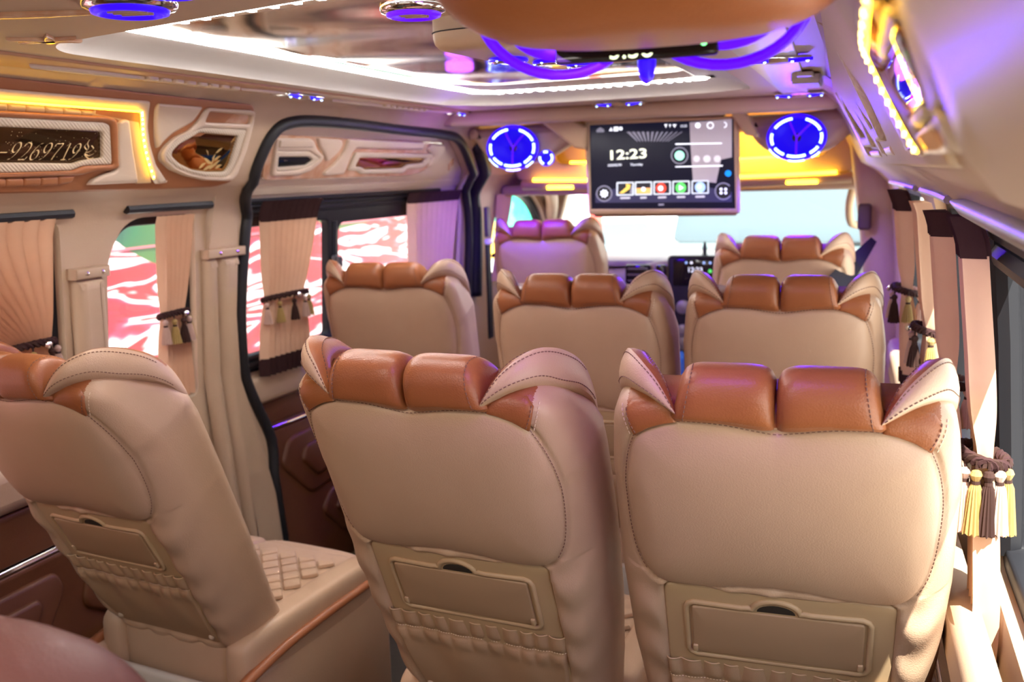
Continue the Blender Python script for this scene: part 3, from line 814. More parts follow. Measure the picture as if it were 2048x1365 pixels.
SEAT_DETAIL = {}
def make_seat(label):
    root = empty('passenger_seat', (0, 0, 0), 0, label, 'seat', 'passenger seats with orange headrests')
    V, F = build_back()
    fm_ = []
    for f in F:
        c = [sum(V[i][k] for i in f)/len(f) for k in range(3)]
        fm_.append(1 if (c[2] > .030 and abs(c[0]) < .198) else 0)
    back = mesh('backrest', V, F, [M_LEATHER, M_ORANGE], root, smooth=180, fm=fm_)
    for s in (-1, 1):
        V, F = build_pad(s); mesh('head_cushion', V, F, M_ORANGE, root, smooth=60)
        build_side(s).obj('corner_panel', M_ORANGE, root, smooth=60)
        V, F, OF = build_wing(s)
        wg = mesh('shoulder_flap', V, F, M_LEATHER, root, smooth=60)
        u_ = sorted({i for f in OF for i in f}); mp_ = {q: i for i, q in enumerate(u_)}
        of = mesh('orange_facing', [V[i] for i in u_], [tuple(mp_[i] for i in f) for f in OF], M_ORANGE, wg, smooth=60, recalc=False)
        of['label'] = 'orange upper facing of the flap'
    # hard back panel, folding tray, ruffled pocket
    pf = lambda u, v, h=0: (u, .0095-.010*(1-(u/.22)**2)+back_y0(v)-h, v)
    Pn = roundp([(-.166, -.60), (-.167, -.283), (-.06, -.276), (.0, -.2725), (.06, -.276), (.167, -.283), (.166, -.60)], [.01, .012, .03, .03, .03, .012, .01])
    pan = relief('back_panel', Pn, pf, M_PLASTIC, root, h=.006, bev=.004, step=.04)
    th, t0, t1 = .1335, -.3125, -.427
    arch = [(.034*math.cos(a), t0+.021*math.sin(a)) for a in np.linspace(math.pi, 0, 11)]
    rim = [(-th+.012, t0), (-.050, t0), (-.040, t0+.002)]+arch+[(.040, t0+.002), (.050, t0), (th-.012, t0)]
    rim += [(th-.004, t0-.004), (th, t0-.012), (th, t1+.012), (th-.004, t1+.004), (th-.012, t1), (-th+.012, t1), (-th+.004, t1+.004), (-th, t1+.012), (-th, t0-.012), (-th+.004, t0-.004)]
    MB().tube([pf(u, v, .006) for u, v in rim], .0048, 8, True).obj('tray_rim', M_PLASTIC, root, smooth=180)
    tray = relief('folding_tray', roundp([(-th+.008, t1+.008), (th-.008, t1+.008), (th-.008, t0-.007), (-th+.008, t0-.007)], .006), pf, M_PLASTIC_D, root, h=.0105, bev=.003, step=.04)
    tray['label'] = 'darker tan folding tray lid'
    hole = [(.028*math.cos(a), t0-.004+.016*math.sin(a)) for a in np.linspace(math.pi, 0, 12)]
    relief('finger_slot', hole[::-1] if area(hole) < 0 else hole, pf, M_DARKHOLE, tray, h=.0066, bev=.001)  # flat dark patch, painted shade of the pull opening
    for s in (-1, 1): MB().box(pf(s*(th-.012), t1+.018, .011), (.008, .006, .014), .002, 2).obj('hinge', M_PLASTIC, tray)
    # pocket
    nu, nv = 110, 44; V = []
    for j in range(nv+1):
        g = j/nv
        for i in range(nu+1):
            s_ = i/nu; hw = .174-.022*g; u = (s_*2-1)*hw
            ph = s_*math.pi*11+.5*math.sin(s_*7)+.25*math.sin(s_*23)
            bl = abs(math.sin(ph))**.75; edge_ = min(1, (1-abs(2*s_-1))/.04)
            e_ = math.exp(-(g/.17)**2.5)
            el = math.exp(-((g-.155)/.020)**2)
            v = -.446-g*.229+.0042*bl*math.exp(-(g/.06)**2)
            y = -.006*edge_-(.0095*bl-.002)*e_*edge_*(1-.55*el)+.003*el*edge_
            y -= (.011*math.sin(math.pi*min(1, g*1.02))**.8)*edge_
            y -= .0036*math.sin(ph*.5+1.0)*math.exp(-((g-.42)/.26)**2)*edge_
            y -= .0040*bl*math.exp(-((g-.24)/.06)**2)*edge_
            y += .006*g
            V.append((u, y+.004, v))
    F = [(j*(nu+1)+i, j*(nu+1)+i+1, (j+1)*(nu+1)+i+1, (j+1)*(nu+1)+i) for j in range(nv) for i in range(nu)]
    pk = mesh('seat_pocket', V, F, M_FABRIC, root, smooth=180)
    MB().tube([V[i] for i in range(nu+1)], .0014, 5).obj('piping', M_PLASTIC, pk)
    dashes([[(V[7*(nu+1)+i][0], V[7*(nu+1)+i][1]-.001, V[7*(nu+1)+i][2]) for i in range(0, nu+1, 2)]], 'stitching', M_THREAD_L, pk, .003, .002, .0007)
    for s in (-1, 1): MB().lathe([(.007, 0), (.007, .003), (.004, .006), (0, .007)], 12, (s*.138, .0, -.648), (0, -1, 0)).obj('snap_button', M_PANEL, root)
    # stitch lines
    dark = []; pale = []
    sp_ = [by(u, v, .0035) for u, v in smoothp([(-u, v) for u, v in SEAMH[:7]][::-1]+SEAMH[1:7], 4, False)]
    dark.append(sp_)
    for s in (-1, 1):
        dark.append([by(s*u, v, .0062) for u, v in smoothp([(.187, .007), (.196, .028), (.199, .044)], 8, False)])
        V_, F_ = build_pad(s)
        row = 23
        dark.append([(V_[row*31+t][0], V_[row*31+t][1]-.0012, V_[row*31+t][2]+.0006) for t in range(3, 27)])
        pale.append([by(s*u, v, .0015) for u, v in smoothp([(.196, .0), (.2045, .028), (.206, .04)], 8, False)])
        dark.append([by(s*u, v, .0006) for u, v in smoothp([p for p in SEAMH[6:12]], 6, False)])
        V_, F_, OF_ = build_wing(s); n_ = len(V_)//14
        for q, rng in ((1, (1, n_-4)), (4, (1, n_-8)), (7, (2, n_-14))):
            P_ = []
            for i in range(*rng):
                c = sum((Vector(V_[i*14+k]) for k in range(14)), Vector())/14; v = Vector(V_[i*14+q]); P_.append(v+(v-c).normalized()*.0007)
            dark.append(P_)
    dashes(dark, 'stitching', M_THREAD_D, root); dashes(pale, 'pale_stitching', M_THREAD_L, root)
    for o in root.children: o['back'] = 1
    # base: cushion, bolsters, skirts, plinth (origin at the hinge, height 0 at the floor)
    def sup(name, c, d, p, m, nn=20, parent=root, top=0.0):
        V = []; F = []
        for j in range(nn+1):
            a = -math.pi/2+math.pi*j/nn
            for i in range(2*nn):
                b = 2*math.pi*i/(2*nn)
                f = lambda x: math.copysign(abs(x)**p, x)
                V.append((c[0]+d[0]/2*f(math.cos(a))*f(math.cos(b)), c[1]+d[1]/2*f(math.cos(a))*f(math.sin(b)), c[2]+d[2]/2*f(math.sin(a))))
        for j in range(nn):
            for i in range(2*nn): F.append((j*2*nn+i, j*2*nn+(i+1) % (2*nn), (j+1)*2*nn+(i+1) % (2*nn), (j+1)*2*nn+i))
        return mesh(name, V, F, m, parent, smooth=180)
    sup('seat_cushion', (0, .25, .395), (.38, .52, .17), .28, M_LEATHER)
    for s in (-1, 1):
        sup('side_bolster', (s*.190, .25, .405), (.085, .54, .17), .40, M_LEATHER)
        MB().tube(smoothp([(s*.232, -.06, .395), (s*.234, .1, .425), (s*.234, .3, .435), (s*.228, .48, .43), (s*.21, .53, .40)], 5, False), .015, 8, flat=.7).obj('orange_piping', M_ORANGE, root, smooth=180)
        mb = MB(); mb.box((s*.218, .235, .25), (.030, .57, .30), .015, 3); mb.obj('side_skirt', M_LEATHER, root)
    # quilted centre: raised diamonds
    q_ = MB(); cell = .062
    for i in range(-3, 4):
        for j in range(0, 12):
            x = i*cell+(cell/2 if j % 2 else 0); y = .06+j*cell*.55
            if abs(x) > .15 or y > .42: continue
            P = [(x-cell*.46, y), (x, y-cell*.5), (x+cell*.46, y), (x, y+cell*.5)]
            relief_into(q_, roundp(P, .006, 2), lambda a, b, h=0: (a, b, .4805+h), .010, .006, 0, (), 2)
    qo = q_.obj('quilting', M_LEATHER, root); qo['kind'] = 'stuff'
    sup('front_roll', (0, .47, .40), (.40, .12, .15), .5, M_LEATHER)
    mb = MB(); mb.box((0, -.045, .30), (.40, .025, .155), .012, 3, Matrix.Rotation(-.12, 3, 'X')); mb.obj('rear_skirt', M_SKIRT, root)
    MB().tube([(-.2, -.055, .228), (0, -.058, .225), (.2, -.055, .228)], .004, 6).obj('skirt_hem', M_PANEL, root)
    mb = MB(); mb.box((0, .23, .13), (.40, .46, .22), .02, 2); mb.obj('plinth', mat('dark_plinth', (.05, .028, .02), .6), root)
    for o in root.children:
        if 'back' not in o: o['base'] = 1
    return root
def place_seat(root, X, Y, H, rz, rc, label):
    root.location = (X, Y, 0); root.rotation_euler = (0, 0, rz); root['label'] = label
    hy = .70*math.sin(rc); hz = H-.70*math.cos(rc)
    for o in root.children:
        if 'back' in o: o.location = (0, 0, H); o.rotation_euler = (rc, 0, 0)
        else: o.location = (0, hy, max(0, hz-.44))
CAMX, CAMZ = .70, 1.48
SEATS = [(-1.469, 1.296, -.405, -.106, .467, 'nearest left single seat, fully reclined, cushion and quilted seat showing'),
         (-.623, 1.251, -.365, -.067, .397, 'nearest middle seat beside the aisle, ruffled pocket and tray showing'),
         (-.095, 1.254, -.363, .027, .370, 'nearest right seat by the curtains with sunlight along its side'),
         (-1.409, 2.667, -.377, .129, .30, 'farther left single seat standing before the sliding door window'),
         (-.674, 2.275, -.362, .033, .30, 'middle seat of the second row, left of the right-hand pair'),
         (-.17, 2.286, -.362, .024, .30, 'right seat of the second row beside the right wall curtains'),
         (-1.25, 3.787, -.308, .061, .30, 'front passenger seat with violet glow on its headrest, at left'),
         (-.244, 3.262, -.34, 0, .30, 'driver seat behind the black belt, headrest glowing violet')]
proto = make_seat('x')
seats = [proto]+[copy_tree(proto) for _ in SEATS[1:]]
for s_, (X, Y, Hh, rz, rc, lab) in zip(seats, SEATS):
    place_seat(s_, CAMX+X, Y, CAMZ+Hh, rz, rc, lab)
for o in bpy.data.objects:
    for k_ in ('back', 'base'):
        if k_ in o: del o[k_]
# ------------------------------------------------------------------ decorated panel on the upper left wall
def local(fn, c):
    c = Vector(c); return lambda a, b, h=0: tuple(Vector(fn(a, b, h))-c)
pc = Vector(SL(2.0, 1.58, 0))
LP = empty('wall_panel', pc, 0, 'tan and cream decorated panel with lit phone number mirror, upper left wall', 'panel')
lf = local(SL, pc)
def rl(name, P, m, h, bev, base=0., holes=(), parent=None, fn=None, step=None):
    return relief(name, P, (fn or lf), m, parent or LP, h=h, bev=bev, base=base, holes=holes, step=step)
YR = .55      # the panel runs on to the rear beyond the frame
base_o = [(YR, 1.692)]+[(1.476,1.692),(2.314,1.683),(2.339,1.631),(2.345,1.576),(2.336,1.506),(2.322,1.47),(2.282,1.46),(2.035,1.459),(1.775,1.461),(1.561,1.464)]+[(YR, 1.468)]
rl('backing', roundp(base_o, [.005, .005, .03, .01, .01, .01, .012, .02, .01, .01, .005, .005]), M_TAN, .012, .005)
# cream frame round the lit alcove
fr_o = [(YR, 1.672)]+[(1.488,1.67),(1.896,1.67),(1.906,1.646),(1.917,1.611),(1.943,1.57),(1.985,1.522),(2.05,1.476),(2.016,1.473),(1.969,1.51),(1.931,1.558),(1.901,1.605),(1.889,1.637),(1.871,1.645),(1.497,1.648)]+[(YR, 1.648)]
rl('alcove_frame', roundp(fr_o, .008, 3), M_PANEL, .016, .007, .010)
# tan leather channel and pleats, coloured paler to strengthen the strip's glow
ch = [(YR, 1.647)]+[(1.498,1.648),(1.874,1.644),(1.902,1.603),(1.933,1.556),(1.977,1.504),(1.996,1.476),(1.94,1.476),(1.926,1.51),(1.894,1.558),(1.865,1.602),(1.813,1.625),(1.504,1.627)]+[(YR, 1.622)]
rl('lit_channel', roundp(ch, .004, 2), M_PLASTIC, .005, .002, .012)
pl_ = [(1.451,1.646),(1.499,1.645),(1.545,1.644),(1.594,1.644),(1.644,1.642),(1.695,1.641),(1.743,1.64)]
pb_ = [(1.456,1.631),(1.503,1.63),(1.549,1.63),(1.599,1.629),(1.649,1.628),(1.7,1.628),(1.725,1.628)]
for i in range(len(pl_)-1):
    rl('pleat', roundp([pb_[i], pb_[i+1], pl_[i+1], pl_[i]], .006, 3), M_PLASTIC, .010, .007, .014)
# tan rounded frame round the number mirror
nf_o = [(YR, 1.622)]+[(1.504,1.629),(1.777,1.63),(1.803,1.624),(1.814,1.608),(1.845,1.534),(1.855,1.517),(1.842,1.51),(1.783,1.508),(1.748,1.5),(1.718,1.499),(1.542,1.497)]+[(YR, 1.500)]
nf_i = [(YR+.03, 1.607)]+[(1.507,1.617),(1.774,1.617),(1.792,1.611),(1.833,1.523),(1.741,1.52),(1.712,1.51),(1.539,1.507)]+[(YR+.03, 1.512)]
rl('number_frame', roundp(nf_o, .012, 4), M_TAN, .018, .007, .012, [roundp(nf_i, .006, 3)])
rg_i = [(YR+.06, 1.596)]+[(1.512,1.599),(1.774,1.597),(1.797,1.539),(1.736,1.533),(1.712,1.526),(1.533,1.528)]+[(YR+.06, 1.528)]
rl('ridged_frame', roundp(nf_i, .010, 4), M_RIDGE_Y, .012, .005, .012, [roundp(rg_i, .006, 3)])
nm = rl('number_mirror', roundp(rg_i, .006, 3), M_MIRROR_D, .003, .001, .012)
# bottom pleats
q1 = [(1.505,1.496),(1.542,1.496),(1.587,1.496),(1.634,1.497),(1.682,1.498),(1.733,1.501)]; q2 = [(1.51,1.479),(1.547,1.478),(1.593,1.478),(1.64,1.478),(1.689,1.478),(1.727,1.483)]
for i in range(len(q1)-1): rl('pleat', roundp([q2[i], q2[i+1], q1[i+1], q1[i]], .006, 3), M_TAN, .008, .006, .012)
# cream boot-shaped piece
rl('boot_panel', roundp([(1.816,1.618),(1.829,1.626),(1.849,1.626),(1.863,1.602),(1.889,1.558),(1.925,1.504),(1.939,1.478),(1.778,1.476),(1.786,1.488),(1.819,1.501),(1.846,1.506),(1.858,1.513),(1.838,1.557)], [.006, .01, .012, .01, .02, .01, .008, .006, .01, .01, .01, .01, .01], 4), M_PANEL, .016, .008, .010)
# fan-shaped cream piece and right hand group
rl('fan_panel', roundp([(1.927,1.667),(2.094,1.667),(2.091,1.654),(2.08,1.631),(2.046,1.614),(2.011,1.598),(1.987,1.577),(1.976,1.561),(1.955,1.589),(1.934,1.629),(1.923,1.654)], [.01, .012, .004, .02, .02, .02, .02, .006, .02, .02, .01], 4), M_PANEL, .016, .008, .010)
tr_o = [(2.115,1.666),(2.295,1.667),(2.313,1.662),(2.323,1.637),(2.33,1.562),(2.323,1.49),(2.306,1.475),(2.206,1.479),(2.117,1.493),(2.051,1.509),(2.003,1.532),(1.992,1.549),(1.999,1.566),(2.023,1.589),(2.068,1.607),(2.093,1.63),(2.104,1.658)]
tr_i = [(2.123,1.616),(2.304,1.616),(2.305,1.537),(2.296,1.494),(2.275,1.486),(2.202,1.489),(2.118,1.501),(2.059,1.517),(2.016,1.537),(2.007,1.549),(2.015,1.564),(2.039,1.585),(2.082,1.603)]
rl('mirror_frame', roundp(tr_o, .010, 4), M_PANEL, .018, .007, .010, [roundp(tr_i, .008, 3), roundp([(2.126,1.657),(2.303,1.655),(2.309,1.631),(2.123,1.63)], .006, 3)])
rl('wood_inlay', roundp([(2.126,1.657),(2.303,1.655),(2.309,1.631),(2.123,1.63)], .006, 3), M_WOOD, .004, .001, .012)
ri = [(2.117,1.604),(2.279,1.599),(2.281,1.521),(2.27,1.502),(2.2,1.502),(2.134,1.508),(2.075,1.524),(2.036,1.543),(2.032,1.554),(2.049,1.572),(2.085,1.588)]
rl('ridged_frame', roundp(tr_i, .008, 3), M_RIDGE_Y, .014, .005, .010, [roundp(ri, .008, 3)])
am = rl('amber_mirror', roundp(ri, .008, 3), M_MIRROR, .004, .001, .012)
# frosted plant motif on the amber mirror
mfro = mat('etched_gold', (.50, .33, .12), .5)
mo = MB()
for (x0, y0, x1, y1, w) in ((412, 335, 428, 280, .004), (418, 318, 402, 300, .006), (420, 308, 436, 296, .005), (422, 300, 408, 288, .006), (425, 290, 432, 276, .005), (414, 328, 398, 316, .006), (417, 322, 432, 312, .004)):
    A = [None, None]
    (ya, za), (yb, zb) = ONL(x0, y0), ONL(x1, y1)
    relief_into(mo, ceil_leaf(ya, za, yb, zb, w), lf, .0015, .0005, .0155)
for (x0, y0, x1, y1, w) in ((388, 338, 402, 326, .006), (396, 341, 420, 330, .006), (408, 340, 432, 320, .006), (420, 338, 434, 330, .006)):
    (ya, za), (yb, zb) = ONL(x0, y0), ONL(x1, y1)
    relief_into(mo, ceil_leaf(ya, za, yb, zb, w), lf, .0015, .0005, .0155)
mo.obj('etched_motif', mfro, am, smooth=0)['kind'] = 'stuff'
# numerals in an italic broad-nib hand
GL = {'0': [[(.5, 1), (.15, .8), (.05, .4), (.2, .02), (.5, 0), (.85, .25), (.95, .6), (.8, .95), (.5, 1)]],
 '1': [[(.30, .85), (.60, 1.0), (.60, .5), (.60, .03)], [(.32, .01), (.88, .01)]],
 '2': [[(.10, .78), (.22, .96), (.50, 1.0), (.80, .92), (.86, .70), (.70, .45), (.35, .18), (.08, .02), (.50, .02), (.82, .02), (.95, .18)]],
 '6': [[(.92, .98), (.60, .90), (.25, .62), (.08, .30), (.22, .05), (.50, 0), (.80, .12), (.88, .38), (.68, .56), (.40, .54), (.15, .36)]],
 '7': [[(.08, .80), (.14, .97), (.50, .97), (.95, .97), (.70, .60), (.48, .30), (.38, .0)]],
 '9': [[(.08, .02), (.40, .10), (.75, .38), (.92, .70), (.78, .95), (.50, 1.0), (.20, .88), (.12, .62), (.32, .44), (.60, .46), (.85, .64)]],
 '-': [[(.1, .42), (.9, .42)]]}
def nib(mb, path, fn, w, t, base):
    P = [Vector(p) for p in path]; V = []
    ang = math.radians(25); nv = Vector((math.cos(ang), math.sin(ang)*.6))
    for p in P:
        for s in (-1, 1):
            q = p+nv*(w*s*.5)+Vector((0, t*s*.5)); V.append(q)
    b = []; n = len(V)
    vs = [fn(v.x, v.y, base+.0012) for v in V]
    F = [(2*i, 2*i+1, 2*i+3, 2*i+2) for i in range(len(P)-1)]
    mb.add(vs, F)
NUM0, NUM1 = ONL(8, 310), ONL(148, 314)
digs = '9269719'
gold = mat('gold_print', (.78, .56, .27), .45)
y = NUM0[0]; pitch = (NUM1[0]-NUM0[0])/len(digs); hgt = .040
for i, ch_ in enumerate('-'+digs):
    mbd = MB()
    for st in GL[ch_]:
        sm = smoothp(st, 8, False) if len(st) > 2 else st
        z0 = ONL(78, 309)[1]+.001
        pts = []
        for (a, b) in sm:
            pts.append((NUM0[0]+(i-1)*pitch+a*pitch*.80+(b-.5)*.010, z0-.007+b*hgt*.88-.006))
        nib(mbd, pts, lf, .0034, .0010, .0152)
    mbd.obj('numeral', gold, nm, smooth=0)
fl_ = MB()
for st in ([(160, 306), (166, 296), (164, 288), (168, 280)], [(160, 306), (168, 304), (176, 298), (172, 292)], [(158, 308), (166, 312), (176, 308), (182, 302)], [(158, 310), (166, 318), (176, 316)], [(162, 300), (158, 294), (162, 288)]):
    nib(fl_, smoothp([ONL(*p) for p in st], 6, False), lf, .0022, .0012, .0152)
fl_.obj('flourish', gold, nm, smooth=0)
# tiny gold specks
spk = MB()
for i in range(60):
    p = ONL(random.uniform(0, 188), random.uniform(258, 322)); spk.add([lf(p[0]+.001*math.cos(a), p[1]+.001*math.sin(a), .0154) for a in (0, 2.1, 4.2)], [(0, 1, 2)])
spk.obj('speckle', gold, nm, smooth=0)['kind'] = 'stuff'
# yellow LED strip: along the alcove top and down the curved channel
led = empty('light_strip', pc, 0, 'yellow LED strip glowing in the left wall panel alcove', 'light strip', 'yellow light strips in the wall panels')
lpth = [(YR, 1.645)]+[(1.499,1.646),(1.668,1.645),(1.865,1.644)]
MB().tube([lf(a, b, .036) for a, b in lpth], .0024, 6).obj('led_strip', M_LEDY, led)
lp2 = smoothp([(1.875,1.642),(1.885,1.622),(1.899,1.593),(1.922,1.558),(1.951,1.522),(1.985,1.487)], 5, False)
MB().tube([lf(a, b, .028) for a, b in lp2], .0024, 6).obj('led_strip', M_LEDY, led)
dd = MB()
for a, b in lp2[::2]: dd.box(lf(a, b, .0305), (.003, .004, .005))
dd.obj('diode_row', M_LEDY2, led)['kind'] = 'stuff'

# ------------------------------------------------------------------ panel over the sliding door window
dc = Vector(dfn(3.0, 1.53, 0)); DP = empty('door_panel', dc, 0, 'cream panel with wood trim and two small mirrors above the sliding door window', 'panel')
df = local(dfn, dc)
def dl(name, P, m, h, bev, base=0., holes=(), parent=None): return relief(name, P, df, m, parent or DP, h=h, bev=bev, base=base, holes=holes)
dl('wood_backing', roundp([(2.498,1.612),(2.931,1.606),(3.594,1.605),(3.612,1.573),(3.584,1.526),(3.524,1.489),(3.418,1.473),(3.022,1.473),(2.554,1.473),(2.531,1.481),(2.521,1.506),(2.493,1.587)], [.008, .01, .01, .01, .03, .03, .03, .02, .01, .01, .02, .01], 4), M_WOOD, .006, .003)
m1o = [(2.524,1.599),(2.687,1.602),(2.714,1.592),(2.752,1.564),(2.799,1.545),(2.791,1.525),(2.751,1.5),(2.69,1.486),(2.57,1.485),(2.556,1.493)]; m1i = [(2.548,1.562),(2.71,1.562),(2.777,1.54),(2.746,1.518),(2.69,1.504),(2.582,1.499),(2.569,1.505)]; m1w = [(2.534,1.593),(2.69,1.596),(2.714,1.573),(2.541,1.571)]
dl('mirror_frame', roundp(m1o, .010, 4), M_PANEL, .014, .006, .004, [roundp(m1i, .006, 3)])
dl('raised_pad', roundp(m1w, .006, 3), M_PANEL, .006, .004, .018)
dl('ridged_frame', roundp(m1i, .006, 3), M_RIDGE_Y, .010, .004, .004, [roundp([(2.565,1.544),(2.72,1.545),(2.747,1.535),(2.718,1.519),(2.577,1.513)], .005, 3)])
mi1 = dl('dark_mirror', roundp([(2.565,1.544),(2.72,1.545),(2.747,1.535),(2.718,1.519),(2.577,1.513)], .005, 3), M_BLACKGLOSS, .003, .001, .004)
t0 = MB()
ya, za = ONLD(563, 322)
text('lettering', 'VIP', .020, gold, mi1, df(ya, za, .0082), (math.pi/2, 0, math.pi/2))
dl('fan_panel', roundp([(2.728,1.604),(2.864,1.6),(2.88,1.584),(2.867,1.558),(2.832,1.532),(2.82,1.532),(2.803,1.551),(2.762,1.573)], .010, 4), M_PANEL, .014, .006, .004)
dl('sweep_panel', roundp([(2.903,1.603),(3.42,1.6),(3.427,1.572),(2.967,1.574),(2.949,1.555),(2.951,1.509),(2.947,1.487),(2.838,1.484),(2.832,1.494),(2.881,1.527),(2.908,1.568)], [.01, .008, .006, .01, .02, .02, .006, .006, .006, .03, .02], 4), M_PANEL, .014, .006, .004)
dl('corner_panel', roundp([(3.477,1.593),(3.598,1.591),(3.605,1.561),(3.576,1.526),(3.542,1.502),(3.52,1.514),(3.54,1.549),(3.466,1.572)], .010, 4), M_PANEL, .014, .006, .004)
m2o = [(2.976,1.56),(3.526,1.557),(3.522,1.522),(3.481,1.503),(3.368,1.5),(3.349,1.485),(3.06,1.486),(3.033,1.497),(2.969,1.501)]; m2i = [(3.01,1.542),(3.484,1.54),(3.466,1.522),(3.362,1.517),(3.329,1.503),(3.069,1.501),(3.043,1.51),(3.001,1.512)]
dl('mirror_frame', roundp(m2o, .008, 4), M_RIDGE_Y, .014, .006, .004, [roundp(m2i, .005, 3)])
dl('amber_mirror', roundp(m2i, .005, 3), M_MIRROR, .003, .001, .004)
dm = MB(); ya, za = ONLD(901, 329)
d_ = dl('diamond_inlay', [(ya-.022, za), (ya, za-.026), (ya+.022, za), (ya, za+.026)], M_WOOD, .005, .002)

# ------------------------------------------------------------------ decorated panel on the upper right wall
rc_ = Vector(SR(1.5, 1.56, 0)); RP = empty('wall_panel', rc_, 0, 'cream relief panel with amber mirrors, upper right wall above the curtains', 'panel')
rf = local(SR, rc_)
def rr(name, P, m, h, bev, base=0., holes=(), parent=None): return relief(name, P, rf, m, parent or RP, h=h, bev=bev, base=base, holes=holes)
rr('backing', roundp([(.66, 1.686), (3.25, 1.686), (3.25, 1.62), (2.95, 1.49), (2.6, 1.468), (.79, 1.472)], [.02, .03, .03, .05, .03, .02], 5), M_TRIM, .008, .004)
# nearest mirror unit
mi_ = [(0.592,1.555),(0.595,1.545),(0.629,1.518),(0.656,1.515),(0.783,1.514),(0.836,1.522),(0.87,1.555),(0.663,1.556)]
rr('ridged_bar', roundp([(0.583,1.565),(0.581,1.556),(0.663,1.556),(0.956,1.559),(1.095,1.575),(0.837,1.57)], .006, 3), M_RIDGE_Y, .008, .004, .009)
rr('amber_mirror', roundp(mi_, .006, 3), M_MIRROR, .003, .001, .012)
rr('ridged_frame', roundp([(0.538,1.561),(0.514,1.552),(0.523,1.532),(0.567,1.51),(0.647,1.505),(0.678,1.51),(0.635,1.516),(0.588,1.544)], .008, 3), M_RIDGE_Y, .006, .003, .008)
rr('lower_bar', roundp([(1.054,1.569),(0.883,1.555),(0.836,1.522),(0.788,1.514),(0.884,1.513),(0.953,1.524)], .005, 3), M_TAN, .006, .003, .009)
rr('ridged_block', roundp([(0.884,1.513),(0.663,1.514),(0.661,1.504),(0.868,1.502)], .005, 3), M_RIDGE_Y, .008, .004, .009)
rr('cream_step', roundp([(0.887,1.5),(0.636,1.501),(0.642,1.498),(0.886,1.495)], .004, 3), M_PANEL, .008, .004, .008)
rr('cream_sweep', roundp([(0.6,1.509),(0.582,1.503),(0.588,1.487),(0.605,1.482),(0.635,1.484),(0.608,1.493),(0.626,1.503)], .006, 3), M_PANEL, .009, .005, .008)
rr('cream_sweep', roundp([(1.164,1.493),(1.007,1.496),(0.911,1.484),(1.024,1.482)], .004, 3), M_PANEL, .008, .004, .008)
# the units farther forward
def unit(y0, sc):
    Y = lambda a: y0+a*sc
    mo_ = [(Y(.0), 1.655), (Y(.44), 1.660), (Y(.50), 1.63), (Y(.47), 1.545), (Y(.40), 1.515), (Y(.05), 1.510), (Y(-.02), 1.56)]
    mq_ = [(Y(.05), 1.635), (Y(.40), 1.638), (Y(.44), 1.62), (Y(.42), 1.565), (Y(.36), 1.540), (Y(.09), 1.535), (Y(.04), 1.57)]
    rr('ridged_frame', roundp(mo_, .014, 4), M_RIDGE_Y, .020, .007, .006, [roundp(mq_, .010, 4)])
    rr('amber_mirror', roundp(mq_, .010, 4), M_MIRROR, .004, .001, .008)
    rr('cream_bar', roundp([(Y(.53), 1.668), (Y(.60), 1.668), (Y(.585), 1.60), (Y(.56), 1.55), (Y(.52), 1.49), (Y(.44), 1.49), (Y(.50), 1.55), (Y(.53), 1.61)], .010, 4), M_PANEL, .018, .008, .006)
    rr('cream_step', roundp([(Y(.02), 1.503), (Y(.40), 1.505), (Y(.43), 1.488), (Y(.02), 1.486)], .006, 3), M_PANEL, .012, .006, .006)
unit(1.60, .95); unit(2.32, .9)
# ribbed wooden insert at the rear end
rr('insert_frame', roundp([(0.818,1.499),(0.635,1.5),(0.614,1.493),(0.632,1.485),(0.808,1.485),(0.858,1.491)], .010, 4), M_WOOD, .006, .003, .009)
for i in range(7):
    t_ = i/6
    a = Vector(ONRH(1842+26*t_, 275-13*t_)); b = Vector(ONRH(1856+33*t_, 301-2*t_))
    MB().tube([rf(*(a+(b-a)*s_), .016) for s_ in (0, .5, 1)], .0035, 6).obj('rib', M_WOOD, RP)
led2 = empty('light_strip', rc_, 0, 'yellow LED strip running down the right wall panel', 'light strip', 'yellow light strips in the wall panels')
lp = smoothp([(0.485,1.56),(0.633,1.564),(0.774,1.567),(0.813,1.56),(0.814,1.542),(0.81,1.52),(0.791,1.499),(0.76,1.485)], 5, False)
lp[0] = (.80, lp[0][1])
MB().tube([rf(a, b, .026) for a, b in lp], .0010, 6).obj('led_strip', M_LEDY, led2)
dd = MB()
for i, (a, b) in enumerate(lp):
    if i % 2 == 0: dd.box(rf(a, b, .0270), (.0025, .004, .004))
dd.obj('diode_row', M_LEDY2, led2)['kind'] = 'stuff'
rr('led_channel', roundp([(0.835,1.606),(1.256,1.615),(1.244,1.6),(1.226,1.571),(1.198,1.5),(1.173,1.484),(0.998,1.485),(1.017,1.513),(1.028,1.548),(1.056,1.575),(0.993,1.586),(0.682,1.582)], .006, 3), M_PLASTIC, .006, .002, .008)
for i in range(5):
    a = ONRH(1722+2*i, 20+16*i)
    rr('pleat', roundp([(a[0]-.02, a[1]-.028), (a[0]+.018, a[1]-.028), (a[0]+.018, a[1]-.008), (a[0]-.02, a[1]-.008)], .006, 3), M_TAN, .008, .006, .012)

rr2 = relief('trim_12', [(Y_BACK+.05, 1.44), (.745, 1.448)]+[(0.589,1.476),(0.558,1.489),(0.537,1.508),(0.517,1.526),(0.514,1.539),(0.516,1.551),(0.515,1.559)]+[(.66, 1.69), (Y_BACK+.05, 1.69)], SR, M_PANEL, None, h=.016, bev=.012, step=.1); struct(rr2)  # paler cream than the wall trim, standing in for stronger light here
